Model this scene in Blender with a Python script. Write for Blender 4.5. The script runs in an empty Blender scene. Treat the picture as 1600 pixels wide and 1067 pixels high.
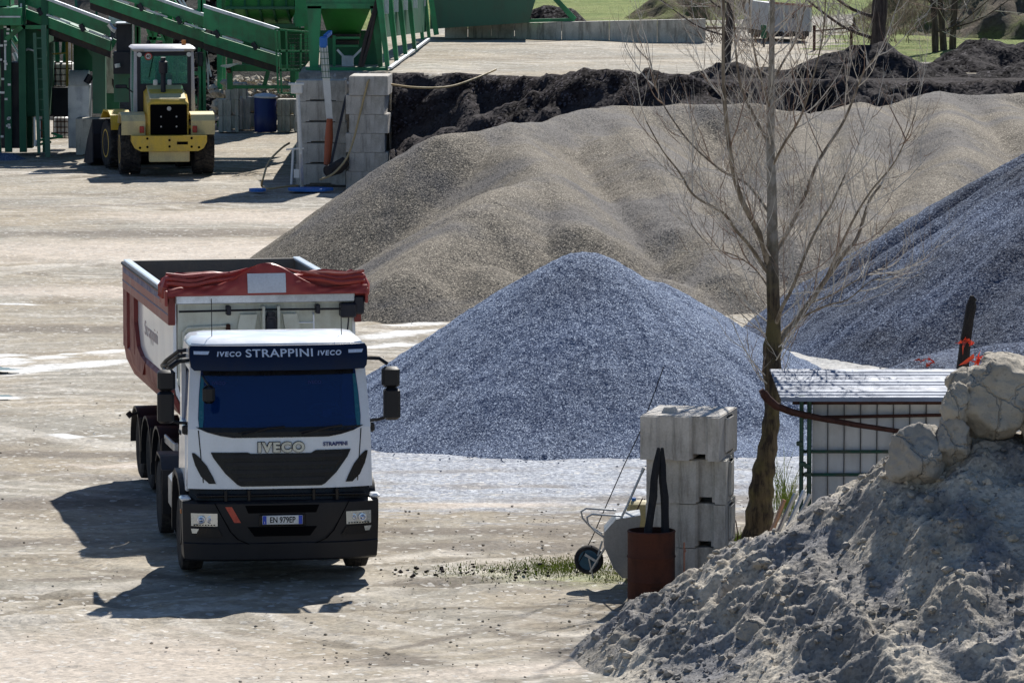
import bpy, math, random
import numpy as np
from mathutils import Matrix, Vector
rad = math.radians
SC = bpy.context.scene
COL = SC.collection
random.seed(7)
# ---------------------------------------------------------------- camera, sky, sun, exposure
F, PITCH, CH = 8160.0, rad(5.804), 9.9
cd = bpy.data.cameras.new("camera"); cam = bpy.data.objects.new("camera", cd); COL.objects.link(cam)
cam.location = (0, 0, CH); cam.rotation_euler = (rad(90) - PITCH, 0, 0)
cd.sensor_width = 36; cd.lens = 36 * F / 1600; cd.clip_start = 1; cd.clip_end = 6000
SC.camera = cam
SUN = Vector((.26, 1.0, .98)).normalized()
w = bpy.data.worlds.new("World"); SC.world = w; w.use_nodes = True
nt = w.node_tree; bg = nt.nodes["Background"]
sky = nt.nodes.new("ShaderNodeTexSky"); sky.sky_type = 'NISHITA'; sky.sun_disc = False
sky.sun_elevation = math.asin(SUN.z); sky.sun_rotation = math.atan2(SUN.x, SUN.y)
sky.air_density = 1.0; sky.dust_density = .3; sky.ozone_density = 4.5
nt.links.new(sky.outputs[0], bg.inputs[0]); bg.inputs[1].default_value = .068
sd = bpy.data.lights.new("sun", 'SUN'); sd.energy = 5.0; sd.angle = rad(.53); sd.color = (1, .96, .89)
sun = bpy.data.objects.new("sun", sd); COL.objects.link(sun)
sun.rotation_euler = SUN.to_track_quat('Z', 'Y').to_euler(); sun.location = (0, 0, 60)
vs = SC.view_settings; vs.view_transform = 'Standard'; vs.look = 'None'; vs.gamma = 1; vs.exposure = .36
SC.cycles.max_bounces = 6; SC.cycles.transparent_max_bounces = 10
SC.cycles.caustics_reflective = False; SC.cycles.caustics_refractive = False

def W(px, py, Y):
    dep = PITCH + math.atan((py - 533.5) / F); z = CH - Y * math.tan(dep)
    d = Y * math.cos(PITCH) + (CH - z) * math.sin(PITCH)
    return Vector(((px - 800) / F * d, Y, z))
def G(px, py, z=0.):
    dep = PITCH + math.atan((py - 533.5) / F)
    return W(px, py, (CH - z) / math.tan(dep))
# ---------------------------------------------------------------- numpy noise
def _h(ix, iy, s):
    n = (ix.astype(np.int64) * 374761393 + iy.astype(np.int64) * 668265263 + s * 982451653) & 0xffffffff
    n = ((n ^ (n >> 13)) * 1274126177) & 0xffffffff
    return ((n ^ (n >> 16)) & 0xffff) / 65535.0
def vn(x, y, s=0):
    ix = np.floor(x); iy = np.floor(y); fx = x - ix; fy = y - iy
    fx = fx * fx * (3 - 2 * fx); fy = fy * fy * (3 - 2 * fy)
    a = _h(ix, iy, s); b = _h(ix + 1, iy, s); c = _h(ix, iy + 1, s); d = _h(ix + 1, iy + 1, s)
    return (a + (b - a) * fx) * (1 - fy) + (c + (d - c) * fx) * fy
def fbm(x, y, sc=1., o=4, s=0, g=.5):
    t = 0; a = 1; n = 0
    for k in range(o):
        t = t + a * (vn(x * sc * 2 ** k + 17.3 * k, y * sc * 2 ** k - 9.1 * k, s + k) - .5); n += a; a *= g
    return t / n * 2
def ss(a, b, x):
    t = np.clip((x - a) / (b - a), 0, 1); return t * t * (3 - 2 * t)
# ---------------------------------------------------------------- objects
def tag(o, label=None, cat=None, group=None, kind=None):
    if label: o['label'] = label
    if cat: o['category'] = cat
    if group: o['group'] = group
    if kind: o['kind'] = kind
    return o
def thing(name, label, cat, loc=(0, 0, 0), group=None):
    o = bpy.data.objects.new(name, None); COL.objects.link(o); o.location = loc; o.empty_display_size = .1
    return tag(o, label, cat, group)
def wpos(o):
    v = Vector(o.location)
    while o.parent: o = o.parent; v += Vector(o.location)
    return v
SPLIT = {'clamp', 'post', 'leg', 'stile', 'conduit', 'roller_strip', 'sparkle_speck', 'diagonal', 'brace', 'crossbar', 'rail', 'portal_beam', 'feeder_trough', 'feeder_rail', 'lower_beam', 'duct', 'upper_casing', 'cross_beam', 'side_sheet', 'pipe_valve', 'lamp_pair', 'stringer', 'cable_bundle'}
class MB:
    def __init__(s, M=None): s.v = []; s.f = []; s.m = M; s.mi = []; s.cur = 0; s.cuts = []
    def add(s, vs, fs):
        n = len(s.v); s.cuts.append((n, len(s.f)))
        if s.m is not None: vs = [s.m @ Vector(p) for p in vs]
        s.v.extend([tuple(p) for p in vs]); s.f.extend([tuple(i + n for i in f) for f in fs]); s.mi.extend([s.cur] * len(fs)); return s
    def hexa(s, p):
        return s.add(p, [(0, 3, 2, 1), (4, 5, 6, 7), (0, 1, 5, 4), (1, 2, 6, 5), (2, 3, 7, 6), (3, 0, 4, 7)])
    def box(s, x0, x1, y0, y1, z0, z1, b=0):
        if b:
            b = min(b, (x1 - x0) * .45, (y1 - y0) * .45, (z1 - z0) * .45)
            o = lambda e: [(x0 + e, y0), (x1 - e, y0), (x1, y0 + e), (x1, y1 - e), (x1 - e, y1), (x0 + e, y1), (x0, y1 - e), (x0, y0 + e)]
            def ring(i, z):
                return [(x0 + i + (b if k in (0, 5) else 0) if k in (0, 5, 6, 7) else x1 - i - (b if k in (1, 4) else 0),
                         y0 + i + (b if k in (2, 7) else 0) if k in (0, 1, 2, 7) else y1 - i - (b if k in (3, 6) else 0), z) for k in range(8)]
            return s.loft([ring(b, z0), ring(0, z0 + b), ring(0, z1 - b), ring(b, z1)], True, True)
        return s.hexa([(x0, y0, z0), (x1, y0, z0), (x1, y1, z0), (x0, y1, z0), (x0, y0, z1), (x1, y0, z1), (x1, y1, z1), (x0, y1, z1)])
    def loft(s, rings, closed=True, caps=True):
        n = len(rings[0]); vs = [p for r in rings for p in r]; fs = []
        for i in range(len(rings) - 1):
            for k in range(n if closed else n - 1):
                a = i * n + k; b = i * n + (k + 1) % n; fs.append((a, b, b + n, a + n))
        if caps: fs.append(tuple(range(n))[::-1]); fs.append(tuple((len(rings) - 1) * n + k for k in range(n)))
        return s.add(vs, fs)
    def tube(s, pts, r, n=6, cap=True):
        pts = [Vector(p) for p in pts]
        rs = r if isinstance(r, (list, tuple)) else [r] * len(pts)
        up = Vector((.12, .2, 1)) if abs((pts[-1] - pts[0]).normalized().z) < .9 else Vector((.1, 1, .1)); rings = []
        for i, p in enumerate(pts):
            t = (pts[min(i + 1, len(pts) - 1)] - pts[max(i - 1, 0)]).normalized()
            a = t.cross(up)
            if a.length < 1e-4: a = t.cross(Vector((1, 0, 0)))
            a.normalize(); b = t.cross(a); up = a.cross(t) if i else up
            rings.append([p + (a * math.cos(q) + b * math.sin(q)) * rs[i] for q in [2 * math.pi * k / n for k in range(n)]])
        return s.loft(rings, True, cap)
    def bar(s, p, q, w, h=None):           # square bar
        p = Vector(p); q = Vector(q); h = h or w; t = (q - p).normalized(); u = Vector((0, 0, 1)) if abs(t.z) < .95 else Vector((0, 1, 0))
        a = t.cross(u).normalized() * w / 2; b = a.normalized().cross(t) * h / 2
        return s.hexa([p - a - b, p + a - b, p + a + b, p - a + b, q - a - b, q + a - b, q + a + b, q - a + b])
    def lathe(s, c, ax, prof, n=28, caps=True):   # prof: (along axis, radius)
        c = Vector(c); ax = Vector(ax).normalized(); a = ax.orthogonal().normalized(); b = ax.cross(a)
        return s.loft([[c + ax * t + (a * math.cos(q) + b * math.sin(q)) * r for q in [2 * math.pi * k / n for k in range(n)]] for t, r in prof], True, caps)
    def prism(s, out, axis, a, b):          # 2D outline extruded along axis
        mk = {'x': lambda p, t: (t, p[0], p[1]), 'y': lambda p, t: (p[0], t, p[1]), 'z': lambda p, t: (p[0], p[1], t)}[axis]
        return s.loft([[mk(p, a) for p in out], [mk(p, b) for p in out]])
    def grid(s, fn, nu, nv, thick=None):
        vs = [fn(i / nu, j / nv) for j in range(nv + 1) for i in range(nu + 1)]
        fs = [(j * (nu + 1) + i, j * (nu + 1) + i + 1, (j + 1) * (nu + 1) + i + 1, (j + 1) * (nu + 1) + i) for j in range(nv) for i in range(nu)]
        return s.add(vs, fs)
    def build(s, name, mat, parent=None, smooth=False, split=False, **k):
        split = split or (name in SPLIT and len(s.cuts) > 1)
        if split:                                # every added piece becomes a part of its own
            cuts = s.cuts + [(len(s.v), len(s.f))]; outs = []
            for (a, fa), (b, fb) in zip(cuts, cuts[1:]):
                m = MB(); m.cuts = [(0, 0)]; m.v = s.v[a:b]; m.f = [tuple(i - a for i in f) for f in s.f[fa:fb]]; outs.append(m.build(name, mat, parent, smooth, **k))
            return outs[0]
        me = bpy.data.meshes.new(name); off = wpos(parent) if parent else Vector((0, 0, 0))
        me.from_pydata([(x - off.x, y - off.y, z - off.z) for x, y, z in s.v], [], s.f)
        ms = mat if isinstance(mat, (list, tuple)) else [mat]
        for m in ms: me.materials.append(m)
        if len(ms) > 1: me.polygons.foreach_set('material_index', s.mi)
        import bmesh
        bm = bmesh.new(); bm.from_mesh(me); bmesh.ops.recalc_face_normals(bm, faces=bm.faces); bm.to_mesh(me); bm.free()
        if smooth:
            me.shade_smooth()
            if smooth != 'all':
                try: me.set_sharp_from_angle(angle=rad(38))
                except Exception: pass
        o = bpy.data.objects.new(name, me); COL.objects.link(o)
        if parent: o.parent = parent
        return tag(o, **k)
def hf(name, X, Y, Z, mat, keep=None, smooth=True, mi=None, **k):      # height field from numpy arrays
    ny, nx = X.shape; v = np.stack([X, Y, Z], -1).reshape(-1, 3)
    I = (np.arange(ny - 1)[:, None] * nx + np.arange(nx - 1)[None, :]); q = np.stack([I, I + 1, I + nx + 1, I + nx], -1).reshape(-1, 4)
    if keep is not None:
        kf = (keep[:-1, :-1] | keep[1:, :-1] | keep[:-1, 1:] | keep[1:, 1:]).reshape(-1); q = q[kf]
        if mi is not None: mi = mi.reshape(-1)[kf]
        u, inv = np.unique(q, return_inverse=True); v = v[u]; q = inv.reshape(-1, 4)
    elif mi is not None: mi = mi.reshape(-1)
    me = bpy.data.meshes.new(name); me.vertices.add(len(v)); me.vertices.foreach_set('co', v.ravel())
    me.loops.add(len(q) * 4); me.loops.foreach_set('vertex_index', q.ravel().astype(np.int32))
    me.polygons.add(len(q)); me.polygons.foreach_set('loop_start', np.arange(0, len(q) * 4, 4, dtype=np.int32))
    me.update(calc_edges=True)
    for m in (mat if isinstance(mat, (list, tuple)) else [mat]): me.materials.append(m)
    if mi is not None: me.polygons.foreach_set('material_index', mi.astype(np.int32))
    if smooth: me.shade_smooth()
    o = bpy.data.objects.new(name, me); COL.objects.link(o); return tag(o, **k)
def axis(parts):
    out = [parts[0][0]]
    for a, b, st in parts: out.extend(list(np.arange(a + st, b + 1e-6, st)))
    return np.array(out)
# ---------------------------------------------------------------- node helpers
class NT:
    def __init__(s, name):
        s.m = bpy.data.materials.new(name); s.m.use_nodes = True; s.t = s.m.node_tree
        s.b = s.t.nodes['Principled BSDF']; s.co = s.n('ShaderNodeTexCoord').outputs['Object']
    def n(s, ty, **k):
        x = s.t.nodes.new(ty)
        for a, v in k.items(): setattr(x, a, v)
        return x
    def l(s, a, b):
        if isinstance(a, bpy.types.NodeSocket): s.t.links.new(a, b)
        elif hasattr(b.default_value, '__len__') and not hasattr(a, '__len__'): b.default_value = [a] * len(b.default_value)
        elif hasattr(b.default_value, '__len__') and len(a) == 3 and len(b.default_value) == 4: b.default_value = (*a, 1)
        else: b.default_value = a
    def ma(s, op, a, b=0., c=None, clamp=False):
        x = s.n('ShaderNodeMath', operation=op, use_clamp=clamp); s.l(a, x.inputs[0]); s.l(b, x.inputs[1])
        if c is not None: s.l(c, x.inputs[2])
        return x.outputs[0]
    def map(s, sc=(1, 1, 1), rz=0, loc=(0, 0, 0), src=None):
        if rz and tuple(sc) != (1, 1, 1): src = s.map((1, 1, 1), rz, (0, 0, 0), src); rz = 0
        x = s.n('ShaderNodeMapping'); s.l(src or s.co, x.inputs[0]); x.inputs['Scale'].default_value = sc
        x.inputs['Rotation'].default_value = (0, 0, rz); x.inputs['Location'].default_value = loc; return x.outputs[0]
    def noise(s, sc, det=4, ro=.55, src=None, dist=0., col=False):
        x = s.n('ShaderNodeTexNoise'); s.l(src or s.co, x.inputs['Vector']); x.inputs['Scale'].default_value = sc
        x.inputs['Detail'].default_value = det; x.inputs['Roughness'].default_value = ro; x.inputs['Distortion'].default_value = dist
        return x.outputs['Color' if col else 'Fac']
    def vor(s, sc, src=None, out='Color', feat='F1', rnd=1.):
        x = s.n('ShaderNodeTexVoronoi', feature=feat); s.l(src or s.co, x.inputs['Vector']); x.inputs['Scale'].default_value = sc
        x.inputs['Randomness'].default_value = rnd; return x.outputs[out]
    def ramp(s, f, a, b, lo=0., hi=1., sm=True):
        x = s.n('ShaderNodeMapRange'); x.interpolation_type = 'SMOOTHSTEP' if sm else 'LINEAR'; s.l(f, x.inputs[0])
        x.inputs[1].default_value = a; x.inputs[2].default_value = b; x.inputs[3].default_value = lo; x.inputs[4].default_value = hi; return x.outputs[0]
    def mix(s, f, a, b, mode='MIX'):
        x = s.n('ShaderNodeMix', data_type='RGBA', blend_type=mode); s.l(f, x.inputs[0]); s.l(a, x.inputs[6]); s.l(b, x.inputs[7]); return x.outputs[2]
    def vm(s, op, a, b=(0, 0, 0)):
        x = s.n('ShaderNodeVectorMath', operation=op); s.l(a, x.inputs[0]); s.l(b, x.inputs[1]) if op != 'SCALE' else s.l(b, x.inputs['Scale']); return x.outputs[0]
    def sep(s, v):
        x = s.n('ShaderNodeSeparateXYZ'); s.l(v, x.inputs[0]); return x.outputs
    def ell(s, cx, cy, rx, ry, rz=0., edge=.35, wob=.6, nz=None):      # world-space stain with a broken edge
        p = s.map(src=s.vm('SUBTRACT', s.co, (cx, cy, 0)), rz=-rz); p = s.vm('MULTIPLY', p, (1 / rx, 1 / ry, 0))
        x = s.n('ShaderNodeVectorMath', operation='LENGTH'); s.l(p, x.inputs[0])
        d = s.ma('ADD', x.outputs['Value'], s.ma('MULTIPLY', s.ma('SUBTRACT', nz or s.noise(.9, 5, .6), .5), wob * 2))
        return s.ramp(d, 1 - edge, 1 + edge, 1, 0)
    def arc(s, cx, cy, R, w, nz, fade):          # a wheel track: one ring of churned dirt, broken up by noise
        x = s.n('ShaderNodeVectorMath', operation='LENGTH'); s.l(s.vm('MULTIPLY', s.vm('SUBTRACT', s.co, (cx, cy, 0)), (1, 1, 0)), x.inputs[0])
        d = s.ma('ABSOLUTE', s.ma('SUBTRACT', s.ma('ADD', x.outputs['Value'], s.ma('MULTIPLY', s.ma('SUBTRACT', nz, .5), .35)), R))
        return s.ma('MULTIPLY', s.ramp(d, w * .4, w, 1, 0), s.ramp(fade, .38, .52))
    def bump(s, h, st=.5, dist=.05, nrm=None):
        x = s.n('ShaderNodeBump'); s.l(h, x.inputs['Height']); x.inputs['Strength'].default_value = st; x.inputs['Distance'].default_value = dist
        if nrm: s.l(nrm, x.inputs['Normal'])
        return x.outputs[0]
    def tilt(s, sc, k, src=None):                    # every pebble of the gravel has a face that leans its own way
        c = s.vm('SCALE', s.vm('SUBTRACT', s.vor(sc, src), (.5, .5, .5)), k)
        g = s.n('ShaderNodeNewGeometry'); return s.vm('NORMALIZE', s.vm('ADD', g.outputs['Normal'], c))
    def out(s, col, rough=.85, nrm=None, metal=0, spec=.4, coat=0):
        s.l(col, s.b.inputs['Base Color']); s.l(rough, s.b.inputs['Roughness']); s.b.inputs['Metallic'].default_value = metal
        s.b.inputs['Specular IOR Level'].default_value = spec; s.b.inputs['Coat Weight'].default_value = coat
        s.b.inputs['Coat Roughness'].default_value = .08
        if nrm: s.l(nrm, s.b.inputs['Normal'])
        return s.m
def worn(name, col, dirt, amt=.5, sc=3., rough=.6, metal=0, spec=.5, coat=0, bump=.1, fine=40, streak=True):
    t = NT(name); n = t.noise(sc, 7, .65); st = t.noise(sc * 2.5, 5, .6, src=t.map((1, 1, .12))) if streak else t.noise(sc * 4, 4)
    f = t.ramp(t.ma('ADD', t.ma('MULTIPLY', n, .6), t.ma('MULTIPLY', st, .4)), .42, .68, 0, amt)
    c = t.mix(f, col, dirt); v = t.ramp(t.noise(fine, 3), .3, .7, *((.97, 1.02) if bump < .06 else (.9, 1.08)), False)
    c = t.mix(1., c, t.n('ShaderNodeCombineColor').outputs[0], 'MIX') if 0 else t.vm('SCALE', c, v)
    return t.out(c, t.ramp(f, 0, max(amt, .01), rough, min(1, rough + .25), False), t.bump(t.noise(fine, 3), bump, .01), metal, spec, coat)
def gravel(name, a, b, c, sc, k, big=.35, tint=None, tsc=.35, tmap=(1, 1, 1), fine=None, spec=.2):
    t = NT(name); col = t.sep(t.vor(sc)); f = t.ramp(col[0], .15, .9, 0, 1, False)
    cc = t.mix(f, a, b); cc = t.mix(t.ramp(col[1], .82, .95), cc, c)
    m = t.map(tmap); n = t.noise(tsc, 5, .6, src=m); cc = t.vm('SCALE', cc, t.ramp(n, .3, .7, 1 - big, 1 + big, False))
    if tint: cc = t.mix(t.ramp(t.noise(tsc * .8, 4, .6, src=t.map(tmap, loc=(9, 4, 2)), dist=.6), .45, .6, 0, .85), cc, t.vm('SCALE', tint, t.ramp(col[2], 0, 1, .6, 1.35, False)))
    if fine: cc = t.vm('SCALE', cc, t.ramp(t.vor(fine, out='Distance'), .1, .8, 1.15, .6, False))
    nm = t.tilt(sc, k); nm = t.bump(t.noise(sc * .35, 4, .65), .6, .05, nm)
    return t.out(cc, .85, nm, 0, spec)
# ---------------------------------------------------------------- materials
M = {}
def yard_mat(name, wet_sheen=True):
    t = NT(name); wob = t.noise(.5, 5, .6)
    warp = t.vm('ADD', t.co, t.vm('SCALE', t.vm('SUBTRACT', t.noise(.12, 3, .5, col=True), (.5, .5, .5)), 6.))
    big = t.noise(.16, 5, .6, src=warp); c = t.mix(t.ramp(big, .38, .62), (.335, .283, .21), (.285, .265, .225))
    pale = t.noise(.3, 6, .62, src=t.map((.28, 1.1, 1), .95, (5, 3, 0), warp)); c = t.mix(t.ramp(pale, .5, .68, 0, .8), c, (.43, .38, .305))
    brown = t.noise(.5, 6, .66, src=t.map((.28, 1.1, 1), -.65, (1, 8, 0), warp)); c = t.mix(t.ramp(brown, .50, .66, 0, .8), c, (.20, .165, .12))
    # wheel tracks: bundles of thin parallel arcs, sweeping through the yard
    for rz, sc, cx, cy, lo, am, co in ((.25, 1.4, -30, 20, .56, .55, (.55, .5, .43)), (-.5, 1.9, 25, 30, .58, .5, (.24, .2, .16)), (1.2, 1.2, -14, 130, .6, .45, (.56, .52, .46))):
        wv = t.n('ShaderNodeTexWave', wave_type='RINGS', rings_direction='Z', wave_profile='SIN'); t.l(t.map((1, .8, 0), rz, (cx, cy, 0), warp), wv.inputs[0])
        wv.inputs['Scale'].default_value = sc * .35; wv.inputs['Distortion'].default_value = 3.; wv.inputs['Detail'].default_value = 4; wv.inputs['Detail Scale'].default_value = 1.3
        msk = t.ramp(t.noise(.22, 4, .6, src=t.map(loc=(cx, cy, 0))), .47, .62)
        c = t.mix(t.ma('MULTIPLY', t.ma('MULTIPLY', t.ramp(wv.outputs['Fac'], .55, .95), msk), am), c, co)
    an = t.noise(3.5, 6, .7); fd = t.noise(.22, 3, .5, src=t.map(loc=(11, 5, 0))); hb = t.noise(.5, 4, .5, src=t.map(loc=(2, 7, 0)))
    for cx, cy, R, w_, col, am in ((-22, 46, 25.5, .22, (.17, .145, .11), .75), (-22, 46, 27.6, .22, (.18, .15, .115), .7), (-14, 84, 19.5, .3, (.5, .46, .4), .6), (-14, 84, 21.8, .3, (.5, .46, .4), .6), (9, 52, 17.5, .18, (.19, .16, .12), .7), (9, 52, 19.6, .18, (.19, .16, .12), .7), (-30, 95, 26, .35, (.2, .17, .13), .6), (-30, 95, 28.4, .35, (.2, .17, .13), .6), (12, 100, 26, .4, (.52, .48, .42), .6), (-2, 130, 17, .4, (.21, .18, .14), .55), (-2, 130, 19.3, .4, (.21, .18, .14), .55), (-20, 128, 17, .5, (.54, .5, .44), .6), (3, 40, 25, .16, (.17, .14, .10), .8), (3, 40, 27.1, .16, (.17, .14, .10), .8)):
        c = t.mix(t.ma('MULTIPLY', t.arc(cx, cy, R, w_, an, fd if int(R * 10) % 2 else hb), am), c, col)
    # the blue grit spilled round the grey pile
    nz = t.noise(1.5, 7, .72, src=t.map((.45, 1, 1)))
    gsp = t.ell(1.4, 78.8, 5.9, 5.0, .02, .3, 1.1, nz); gcol = t.vor(26)
    gs = t.sep(gcol); gc = t.mix(t.ramp(gs[0], .2, .9, 0, 1, False), (.2, .23, .3), (.52, .56, .62)); c = t.mix(t.ma('MULTIPLY', gsp, .85), c, gc)
    for R, cy, am in ((30, 46.5, .55), (32.1, 46.5, .5), (29, 105.5, .5), (31.3, 106, .5)):
        c = t.mix(t.ma('MULTIPLY', t.arc(2 + (R > 31), cy, R, .3, an, hb), am), c, (.22, .2, .185))
    c = t.mix(t.ma('MULTIPLY', t.ell(.75, 67.2, 1.3, .6, 0, .6, 1.7, nz), .4), c, (.27, .31, .09)); c = t.mix(t.ma('MULTIPLY', t.ell(2.9, 70, .5, 1.2, 0, .6, 1.2, nz), .6), c, (.24, .28, .08))
    g2 = t.ell(6.6, 93.5, 6.5, 3.2, 0, .3, .5, nz); c = t.mix(t.ma('MULTIPLY', g2, .7), c, (.45, .46, .47))
    # dark damp and oily stains
    for cx, cy, rx, ry, rz in ((1.6, 71.6, 2.6, .8, .05), (-1.0, 71.8, 1.2, .35, 0), (-.8, 67.0, .9, .3, .15), (.35, 66.8, .5, .15, 0), (-5.5, 67.2, .9, .18, .2), (-.9, 62.2, 1.1, .1, .95), (-1.4, 60.6, .6, .5, .2), (-6.5, 74.5, 2.0, .6, .2), (2.6, 73.2, 2.5, .5, 0), (1.2, 61.2, 1.2, .4, .1), (.5, 70.2, 3.2, .5, .02), (3.4, 75.2, 2.6, .5, .05), (-7.5, 70.5, 2.0, .5, .1), (-7.2, 80.5, 2.2, .4, -.1), (-8.5, 100, 4, .8, 0), (-5, 104, 3, 1, .1), (-7, 123, 6, 1.2, .05)):
        c = t.mix(t.ma('MULTIPLY', t.ell(cx, cy, rx, ry, rz, .5, 1.1, nz), .8), c, (.15, .125, .10))
    for cx, cy, rx, ry, rz in ((-5.2, 60.0, 2.6, 2.6, -.3), (-2.5, 58, 3.5, .9, .1), (-5.5, 79, 1.1, .3, 0), (-.5, 74.3, 1.3, .3, 0), (.2, 60, 1.6, .5, .4), (-8, 118, 5, 3, 0), (-7, 108, 5, 1.4, 0), (-6, 128, 4, 2, 0)):
        c = t.mix(t.ma('MULTIPLY', t.ell(cx, cy, rx, ry, rz, .5, .8, nz), .75), c, (.56, .485, .41))
    nzw = t.noise(2.2, 6, .7, src=t.map((.4, 1.6, 1)))
    if wet_sheen:  # whitish streaks: the sheen of wet ground painted into the colour
        for x0, y0, x1, y1, w_ in ((-30, 554, 40, 551, .35), (62, 558, 92, 553, .5), (95, 551, 120, 550, .2), (140, 551, 195, 546, .35), (20, 581, 88, 566, .4), (84, 575, 132, 565, .3), (98, 572, 195, 562, .4), (-20, 567, 20, 558, .6), (-20, 573, 30, 575, .5), (-30, 616, 34, 618, .35), (575, 525, 670, 515, .5), (560, 541, 650, 533, .35), (600, 508, 690, 503, .4), (80, 677, 158, 679, .25), (-10, 470, 60, 474, .2)):
            a, b = G(x0, y0), G(x1, y1); d = b - a
            c = t.mix(t.ma('MULTIPLY', t.ell((a.x + b.x) / 2, (a.y + b.y) / 2, d.length / 2 * 1.1, w_ * .8, math.atan2(d.y, d.x), .35, 1.3, nzw), .85), c, (.78, .78, .77))
    st = t.sep(t.vor(9.)); stone = t.ramp(st[0], .9, .94); c = t.mix(t.ma('MULTIPLY', stone, .35), c, (.2, .19, .18)); 
    st2 = t.sep(t.vor(14.)); c = t.mix(t.ma('MULTIPLY', t.ramp(st2[1], .93, .96), .6), c, (.62, .6, .56))
    c = t.vm('SCALE', c, t.ramp(t.noise(9, 6, .75), .28, .72, .8, 1.18, False)); c = t.vm('SCALE', c, t.ramp(t.noise(1.6, 5, .7), .3, .7, .84, 1.14, False))
    c = t.vm('SCALE', c, t.ramp(st2[2], 0, 1, .88, 1.1, False))
    nm = t.tilt(24, .3); nm = t.bump(t.noise(3.2, 7, .68), .4, .07, nm)
    return t.out(c, .88, nm, 0, .25)
M['yard'] = yard_mat('yard dirt')
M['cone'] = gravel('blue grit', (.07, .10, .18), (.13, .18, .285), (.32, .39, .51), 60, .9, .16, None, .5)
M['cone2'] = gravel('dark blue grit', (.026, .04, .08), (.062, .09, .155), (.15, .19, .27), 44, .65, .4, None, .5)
M['beige'] = gravel('beige crushed stone', (.105, .09, .072), (.20, .172, .135), (.32, .285, .23), 46, .55, .16, (.125, .117, .115), .3)
M['black'] = gravel('black soil', (.006, .005, .007), (.020, .017, .020), (.06, .055, .06), 16, .4, .5, (.035, .031, .034), .6, spec=.05)
M['bank'] = gravel('dark grit bank', (.010, .007, .008), (.032, .026, .027), (.07, .062, .07), 18, .45, .5, (.05, .044, .046), .6, spec=.05)
def earth_mat():
    t = NT('grey earth'); n = t.noise(1.1, 6, .65); c = t.mix(t.ramp(n, .38, .62), (.35, .315, .265), (.53, .475, .395)); ch = t.ramp(t.noise(.9, 4, .5, src=t.map((1.6, .35, .5), -.35, (2, 1, 0))), .5, .6); c = t.mix(t.ma('MULTIPLY', ch, .7), c, (.19, .185, .185))
    c = t.mix(t.ramp(t.noise(.8, 5, .6, src=t.map(loc=(4, 2, 7)), dist=.8), .52, .62, 0, .7), c, (.22, .22, .235))
    v = t.sep(t.vor(28)); c = t.vm('SCALE', c, t.ramp(v[0], 0, 1, .75, 1.2, False)); c = t.mix(t.ramp(v[1], .93, .96, 0, .6), c, (.08, .08, .09))
    nm = t.tilt(42, .35); nm = t.bump(t.noise(9, 8, .7), .6, .04, nm); return t.out(c, .9, nm, 0, .2)
M['earth'] = earth_mat()
def rock_mat(name, a, b):
    t = NT(name); c = t.mix(t.ramp(t.noise(1.6, 6, .65), .35, .65), a, b); c = t.mix(t.ramp(t.noise(9, 6, .7), .55, .7, 0, .5), c, (.16, .145, .13))
    cr = t.vor(.8, out='Distance', feat='DISTANCE_TO_EDGE', src=t.vm('ADD', t.co, t.vm('SCALE', t.noise(2, 4, .6, col=True), .5)))
    h = t.ma('ADD', t.noise(4, 9, .72), t.ramp(cr, 0, .02, -.5, 0)); return t.out(c, .9, t.bump(h, .9, .09), 0, .2)
M['rock'] = rock_mat('grey boulder stone', (.40, .36, .30), (.54, .49, .41)); M['rock2'] = rock_mat('slurry lump', (.38, .35, .31), (.48, .44, .38))
def conc(name, a, b):
    t = NT(name); c = t.mix(t.ramp(t.noise(2.2, 6, .65), .35, .65), a, b); c = t.mix(t.ramp(t.noise(5, 5, .7, src=t.map((1, 1, .15), loc=(3, 3, 3))), .48, .66, 0, .65), c, (.19, .175, .155)); c = t.mix(t.ramp(t.noise(1.3, 5, .7, src=t.map(loc=(7, 1, 5))), .5, .66, 0, .5), c, (.30, .27, .22))
    c = t.vm('SCALE', c, t.ramp(t.noise(40, 3, .6), .3, .7, .88, 1.1, False)); v = t.ramp(t.vor(13, out='Distance'), 0, .16, 0, 1)
    return t.out(c, .85, t.bump(t.ma('ADD', t.noise(14, 7, .7), t.ma('MULTIPLY', v, .3)), .35, .03), 0, .25)
M['conc'] = conc('block concrete', (.46, .445, .41), (.58, .56, .52)); M['conc3'] = conc('pale wall concrete', (.60, .58, .53), (.72, .69, .63)); M['conc2'] = conc('pale concrete', (.50, .47, .43), (.60, .57, .53))
M['white'] = worn('white truck paint', (.83, .87, .94), (.64, .63, .62), .25, 2., .28, coat=.6, bump=.02)
M['cream'] = worn('cream tipper paint', (.66, .68, .60), (.33, .29, .20), .5, 2.2, .5, bump=.05)
M['pinkred'] = worn('faded red paint', (.42, .17, .14), (.50, .36, .30), .8, 3, .6)
M['red'] = worn('dark red paint', (.23, .035, .03), (.13, .05, .04), .5, 3, .5)
M['tarp'] = worn('red tarpaulin', (.36, .052, .042), (.22, .035, .03), .5, 2, .42, spec=.5, bump=.3, fine=9)
M['bed'] = worn('scraped steel bed', (.13, .115, .105), (.24, .19, .15), .6, 2, .6)
M['blue'] = worn('dark blue visor', (.003, .008, .035), (.01, .015, .03), .3, 3, .3, spec=.3, coat=.15, bump=.02)
M['plast'] = worn('black plastic', (.009, .010, .015), (.032, .03, .03), .5, 2.5, .42, spec=.35, bump=.04)
M['grille'] = worn('gloss black grille', (.005, .005, .008), (.015, .015, .015), .3, 4, .25, spec=.3)
M['faded'] = worn('faded side lettering', (.60, .47, .46), (.66, .60, .58), .8, 8, .6)
M['rubber'] = worn('tyre rubber', (.022, .022, .026), (.11, .10, .09), .6, 4, .85, spec=.2, bump=.4, fine=25, streak=False)
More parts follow.
